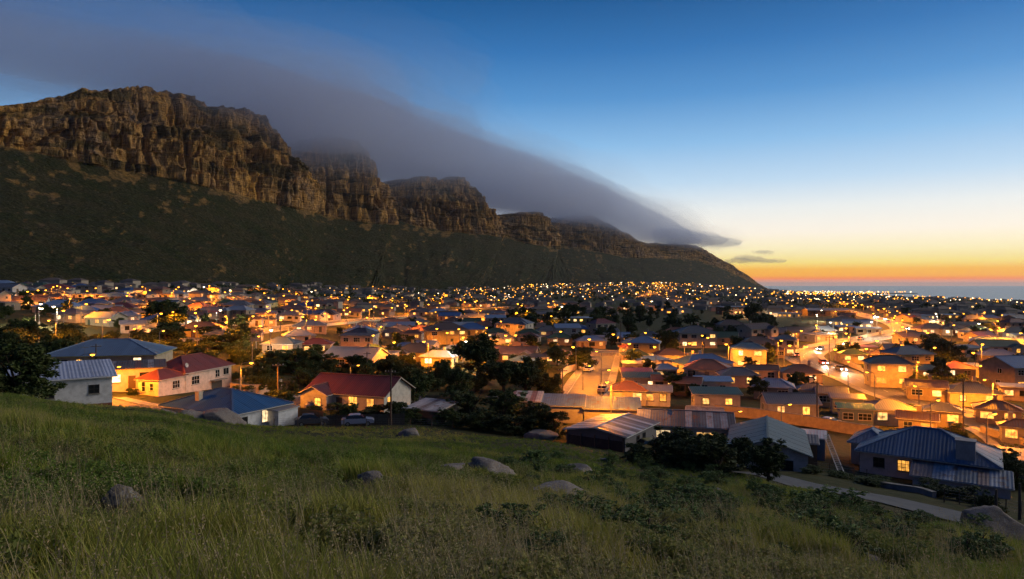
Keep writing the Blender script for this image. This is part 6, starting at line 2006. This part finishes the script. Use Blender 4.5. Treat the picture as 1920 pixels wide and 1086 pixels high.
plank_fence('upright orange-brown timber plank fence beside the deep blue house', (-29.3, 92.5), (-25.0, 91.0), 2.0, (0.26, 0.13, 0.05))
plank_fence('dark plank fence below the maroon house', (-24.8, 91.2), (-14.5, 92.5), 1.3, (0.06, 0.05, 0.04))
A = Vector(wpt(1579, 890, 73.5)); B = Vector(wpt(1549, 815, 84.5))
ld_ = empty('ladder', A)
d = B - A
q = d.to_track_quat('Z', 'Y')
ld_.rotation_mode = 'QUATERNION'; ld_.rotation_quaternion = q
for sx in (-0.28, 0.28):
    m = MB(); m.box(sx - 0.04, sx + 0.04, -0.05, 0.05, 0, d.length); mesh_obj('rail', m.mesh('rail', m_tank), None, ld_)
for i in range(int(d.length / 0.55)):
    m = MB(); m.box(-0.24, 0.24, -0.025, 0.025, 0.3 + i * 0.55, 0.36 + i * 0.55); mesh_obj('rung', m.mesh('rung', m_tank), None, ld_)
tag(ld_, 'very long pale ladder sloping down between the slate and blue roofs', 'ladder')


def wire_fence(label, P0, P1, n, h=1.2):
    o = empty('wire_fence', (0, 0, 0))
    P0 = Vector(P0); P1 = Vector(P1)
    pts = []
    for i in range(n):
        p = P0.lerp(P1, i / (n - 1)); z = zland(p.x, p.y)
        m = MB(); m.tube([(p.x, p.y, z - 0.3), (p.x + 0.03, p.y, z + h)], [0.06, 0.05], 6); mesh_obj('post', m.mesh('post', m_wood), None, o)
        pts.append((p.x, p.y - 0.07, z))
    for k in range(4):
        m = MB(); m.tube([(a, b_, c_ + h * (0.25 + 0.23 * k)) for a, b_, c_ in pts], [0.012] * len(pts), 4); mesh_obj('wire', m.mesh('wire', m_metal), None, o)
    tag(o, label, 'fence', 'fences')


wire_fence('wire fence with posts above the near end of the lane', hit(1490, 882)[:2] + (0,), hit(1625, 900)[:2] + (0,), 7)
wire_fence('wire fence with posts at the right end of the lane', hit(1770, 942)[:2] + (0,), hit(1915, 965)[:2] + (0,), 6)
wire_fence('wire fence below the deep blue and maroon houses', (-30, 86, 0), (-8, 92, 0), 9, 1.1)

# ------------------------------------------------------------------ cars
m_car = objcolor_mat('car_paint', 0.35, 6, (0.1, 0.09, 0.08), 0.2, 0.5)
m_tyre = simple_mat('tyre_rubber', (0.025, 0.025, 0.025), None, 5, 0.9)
m_headl = emit_mat('headlight', (1.0, 0.86, 0.62), 90, 0, 'NONE'); m_headoff = simple_mat('headlight_off', (0.5, 0.5, 0.48), None, 5, 0.2)
m_tail = emit_mat('tail_light', (1.0, 0.10, 0.04), 12, 0, 'NONE'); m_tailoff = simple_mat('tail_light_off', (0.25, 0.02, 0.02), None, 5, 0.3)
prof = [(-2.1, 0.35), (-2.15, 0.75), (-2.0, 0.95), (-1.55, 1.0), (-0.95, 1.0), (0.95, 0.98), (1.9, 0.86), (2.12, 0.68), (2.12, 0.35)]
cab = [(-1.6, 0.985), (-1.25, 1.40), (-0.2, 1.47), (0.35, 1.42), (1.05, 0.965)]


def extr(m, pr, w0, w1):
    n = len(pr); k = len(m.v)
    zmid = min(p[1] for p in pr); zt = max(p[1] for p in pr)
    for s_ in (-1, 1):
        for x, z in pr:
            w_ = w0 + (w1 - w0) * (z - zmid) / (zt - zmid)
            m.v.append((x, s_ * w_, z))
    m.f.append(tuple(range(k, k + n))); m.f.append(tuple(range(k + 2 * n - 1, k + n - 1, -1)))
    for i in range(n):
        j = (i + 1) % n
        m.f.append((k + j, k + i, k + n + i, k + n + j))
    m.uv += [None] * (n + 2); m.mi += [0] * (n + 2)


mb_ = MB(); extr(mb_, prof, 0.84, 0.80); body_me = mb_.mesh('body', m_car)
mb_ = MB(); extr(mb_, cab, 0.78, 0.62); cab_me = mb_.mesh('cabin', m_glass)
mb_ = MB(); extr(mb_, [(-1.18, 1.40), (-1.1, 1.475), (-0.2, 1.51), (0.25, 1.47), (0.33, 1.42)], 0.65, 0.58); top_me = mb_.mesh('roof', m_car)
mb_ = MB(); mb_.tube([(0, -0.1, 0), (0, 0.1, 0)], [0.31, 0.31], 14); wheel_me = mb_.mesh('wheel', m_tyre)
mb_ = MB(); mb_.tube([(0, -0.108, 0), (0, 0.108, 0)], [0.18, 0.18], 10); rim_me = mb_.mesh('rim', m_metal)
lampme = {}
for nm, mt_ in (('on', m_headl), ('off', m_headoff), ('ton', m_tail), ('toff', m_tailoff)):
    mb_ = MB(); mb_.box(-0.03, 0.03, -0.17, 0.17, -0.08, 0.08); lampme[nm] = mb_.mesh('light', mt_)
head_sp = bpy.data.lights.new('headlight_beam', 'SPOT'); head_sp.energy = 9000; head_sp.color = (1, 0.84, 0.60); head_sp.spot_size = R(62); head_sp.spot_blend = 0.6; head_sp.shadow_soft_size = 0.15


def car(X, Y, yaw, c, on, label):
    o = empty('car', (X, Y, zland(X, Y) + 0.09), yaw)
    mesh_obj('body', body_me, None, o, None, c); mesh_obj('cabin', cab_me, None, o); mesh_obj('roof', top_me, None, o, None, c)
    for x in (-1.3, 1.32):
        for y in (-0.76, 0.76):
            w_ = mesh_obj('wheel', wheel_me, None, o, (x, y, 0.31)); mesh_obj('rim', rim_me, None, w_)
    for y in (-0.58, 0.58):
        mesh_obj('headlight', lampme['on' if on else 'off'], None, o, (2.11, y, 0.66)); mesh_obj('tail_light', lampme['ton' if on else 'toff'], None, o, (-2.12, y, 0.78))
    if on:
        l_ = bpy.data.objects.new('headlight_beam', head_sp); col.objects.link(l_); l_.parent = o; l_.location = (2.3, 0, 0.7)
        l_.rotation_euler = (0, R(-82), 0)
    tag(o, label, 'car', 'cars driving on the main road' if on else 'parked cars')


C_ = ROADS[0][0]
q = np.concatenate([[0], np.cumsum(np.linalg.norm(np.diff(C_, axis=0), axis=1))])
for i, (px, py) in enumerate([(1560, 697), (1530, 684), (1511, 670), (1530, 657), (1575, 648), (1625, 638), (1668, 628), (1690, 618), (1672, 606), (1650, 600), (1632, 595), (1612, 589)]):
    x, y, _ = hit(px, py)
    k = int(np.argmin(np.hypot(C_[:, 0] - x, C_[:, 1] - y))); k = min(max(k, 1), len(C_) - 2)
    tx, ty = C_[k + 1] - C_[k - 1]
    L_ = math.hypot(tx, ty); tx /= L_; ty /= L_
    coming = i % 3 != 2
    off = 2.0 if coming else -2.0
    # keep left: towards the viewer along the reversed line
    yaw = math.atan2(-ty, -tx) if coming else math.atan2(ty, tx)
    nx, ny = ty, -tx
    s_ = -1 if coming else 1
    car(C_[k][0] + nx * off * 1.0, C_[k][1] + ny * off * 1.0, yaw, random.choice([(0.5, 0.5, 0.5), (0.1, 0.1, 0.12), (0.3, 0.05, 0.04), (0.06, 0.1, 0.2)]), True,
        'car with lights on, %s along the main road from the near junction' % ordn(i + 1))
for X_, Y_, yw, c_, lab in [(*hit(1104, 697)[:2], 1.2, (0.62, 0.62, 0.60), 'pale car parked at the left kerb of the central street'), (*hit(1114, 684)[:2], 1.25, (0.05, 0.05, 0.06), 'dark car parked behind the pale car on the central street'),
                            (*hit(1130, 736)[:2], 1.3, (0.45, 0.42, 0.38), 'grey car parked at the right kerb of the central street'), (*hit(1162, 768)[:2], 0.1, (0.4, 0.36, 0.30), 'tan car parked before the terracotta roofed house'),
                            (*hit(1556, 800)[:2], 0.6, (0.35, 0.38, 0.42), 'silver car parked behind the orange garden wall'), (*hit(1222, 846)[:2], 0.3, (0.30, 0.26, 0.10), 'ochre car half hidden before the striped shed'),
                            (-26.5, 90.3, 0.3, (0.05, 0.05, 0.06), 'dark car under the timber fence by the deep blue house'), (-20.5, 90.8, 0.2, (0.25, 0.27, 0.36), 'bluish car parked below the maroon house')]:
    car(X_, Y_, yw, c_, False, lab)
# ------------------------------------------------------------------ evening haze over land and sea
HAZE = True
if HAZE:
    hb = MB()
    hb.box(-5300, 9000, -5300, 9200, -90, 420)
    m_haze, t, b = new_mat('evening_haze')
    t.nodes.remove(b)
    pv = add(t, 'ShaderNodeVolumePrincipled')
    pv.inputs['Color'].default_value = (0.95, 0.95, 0.97, 1)
    pv.inputs['Density'].default_value = 0.00003
    pv.inputs['Anisotropy'].default_value = 0.6
    t.links.new(pv.outputs[0], t.nodes['Material Output'].inputs['Volume'])
    hz = mesh_obj('haze', hb.mesh('haze'), m_haze)
    tag(hz, 'thin evening haze filling the air over the town', 'haze', kind='stuff')
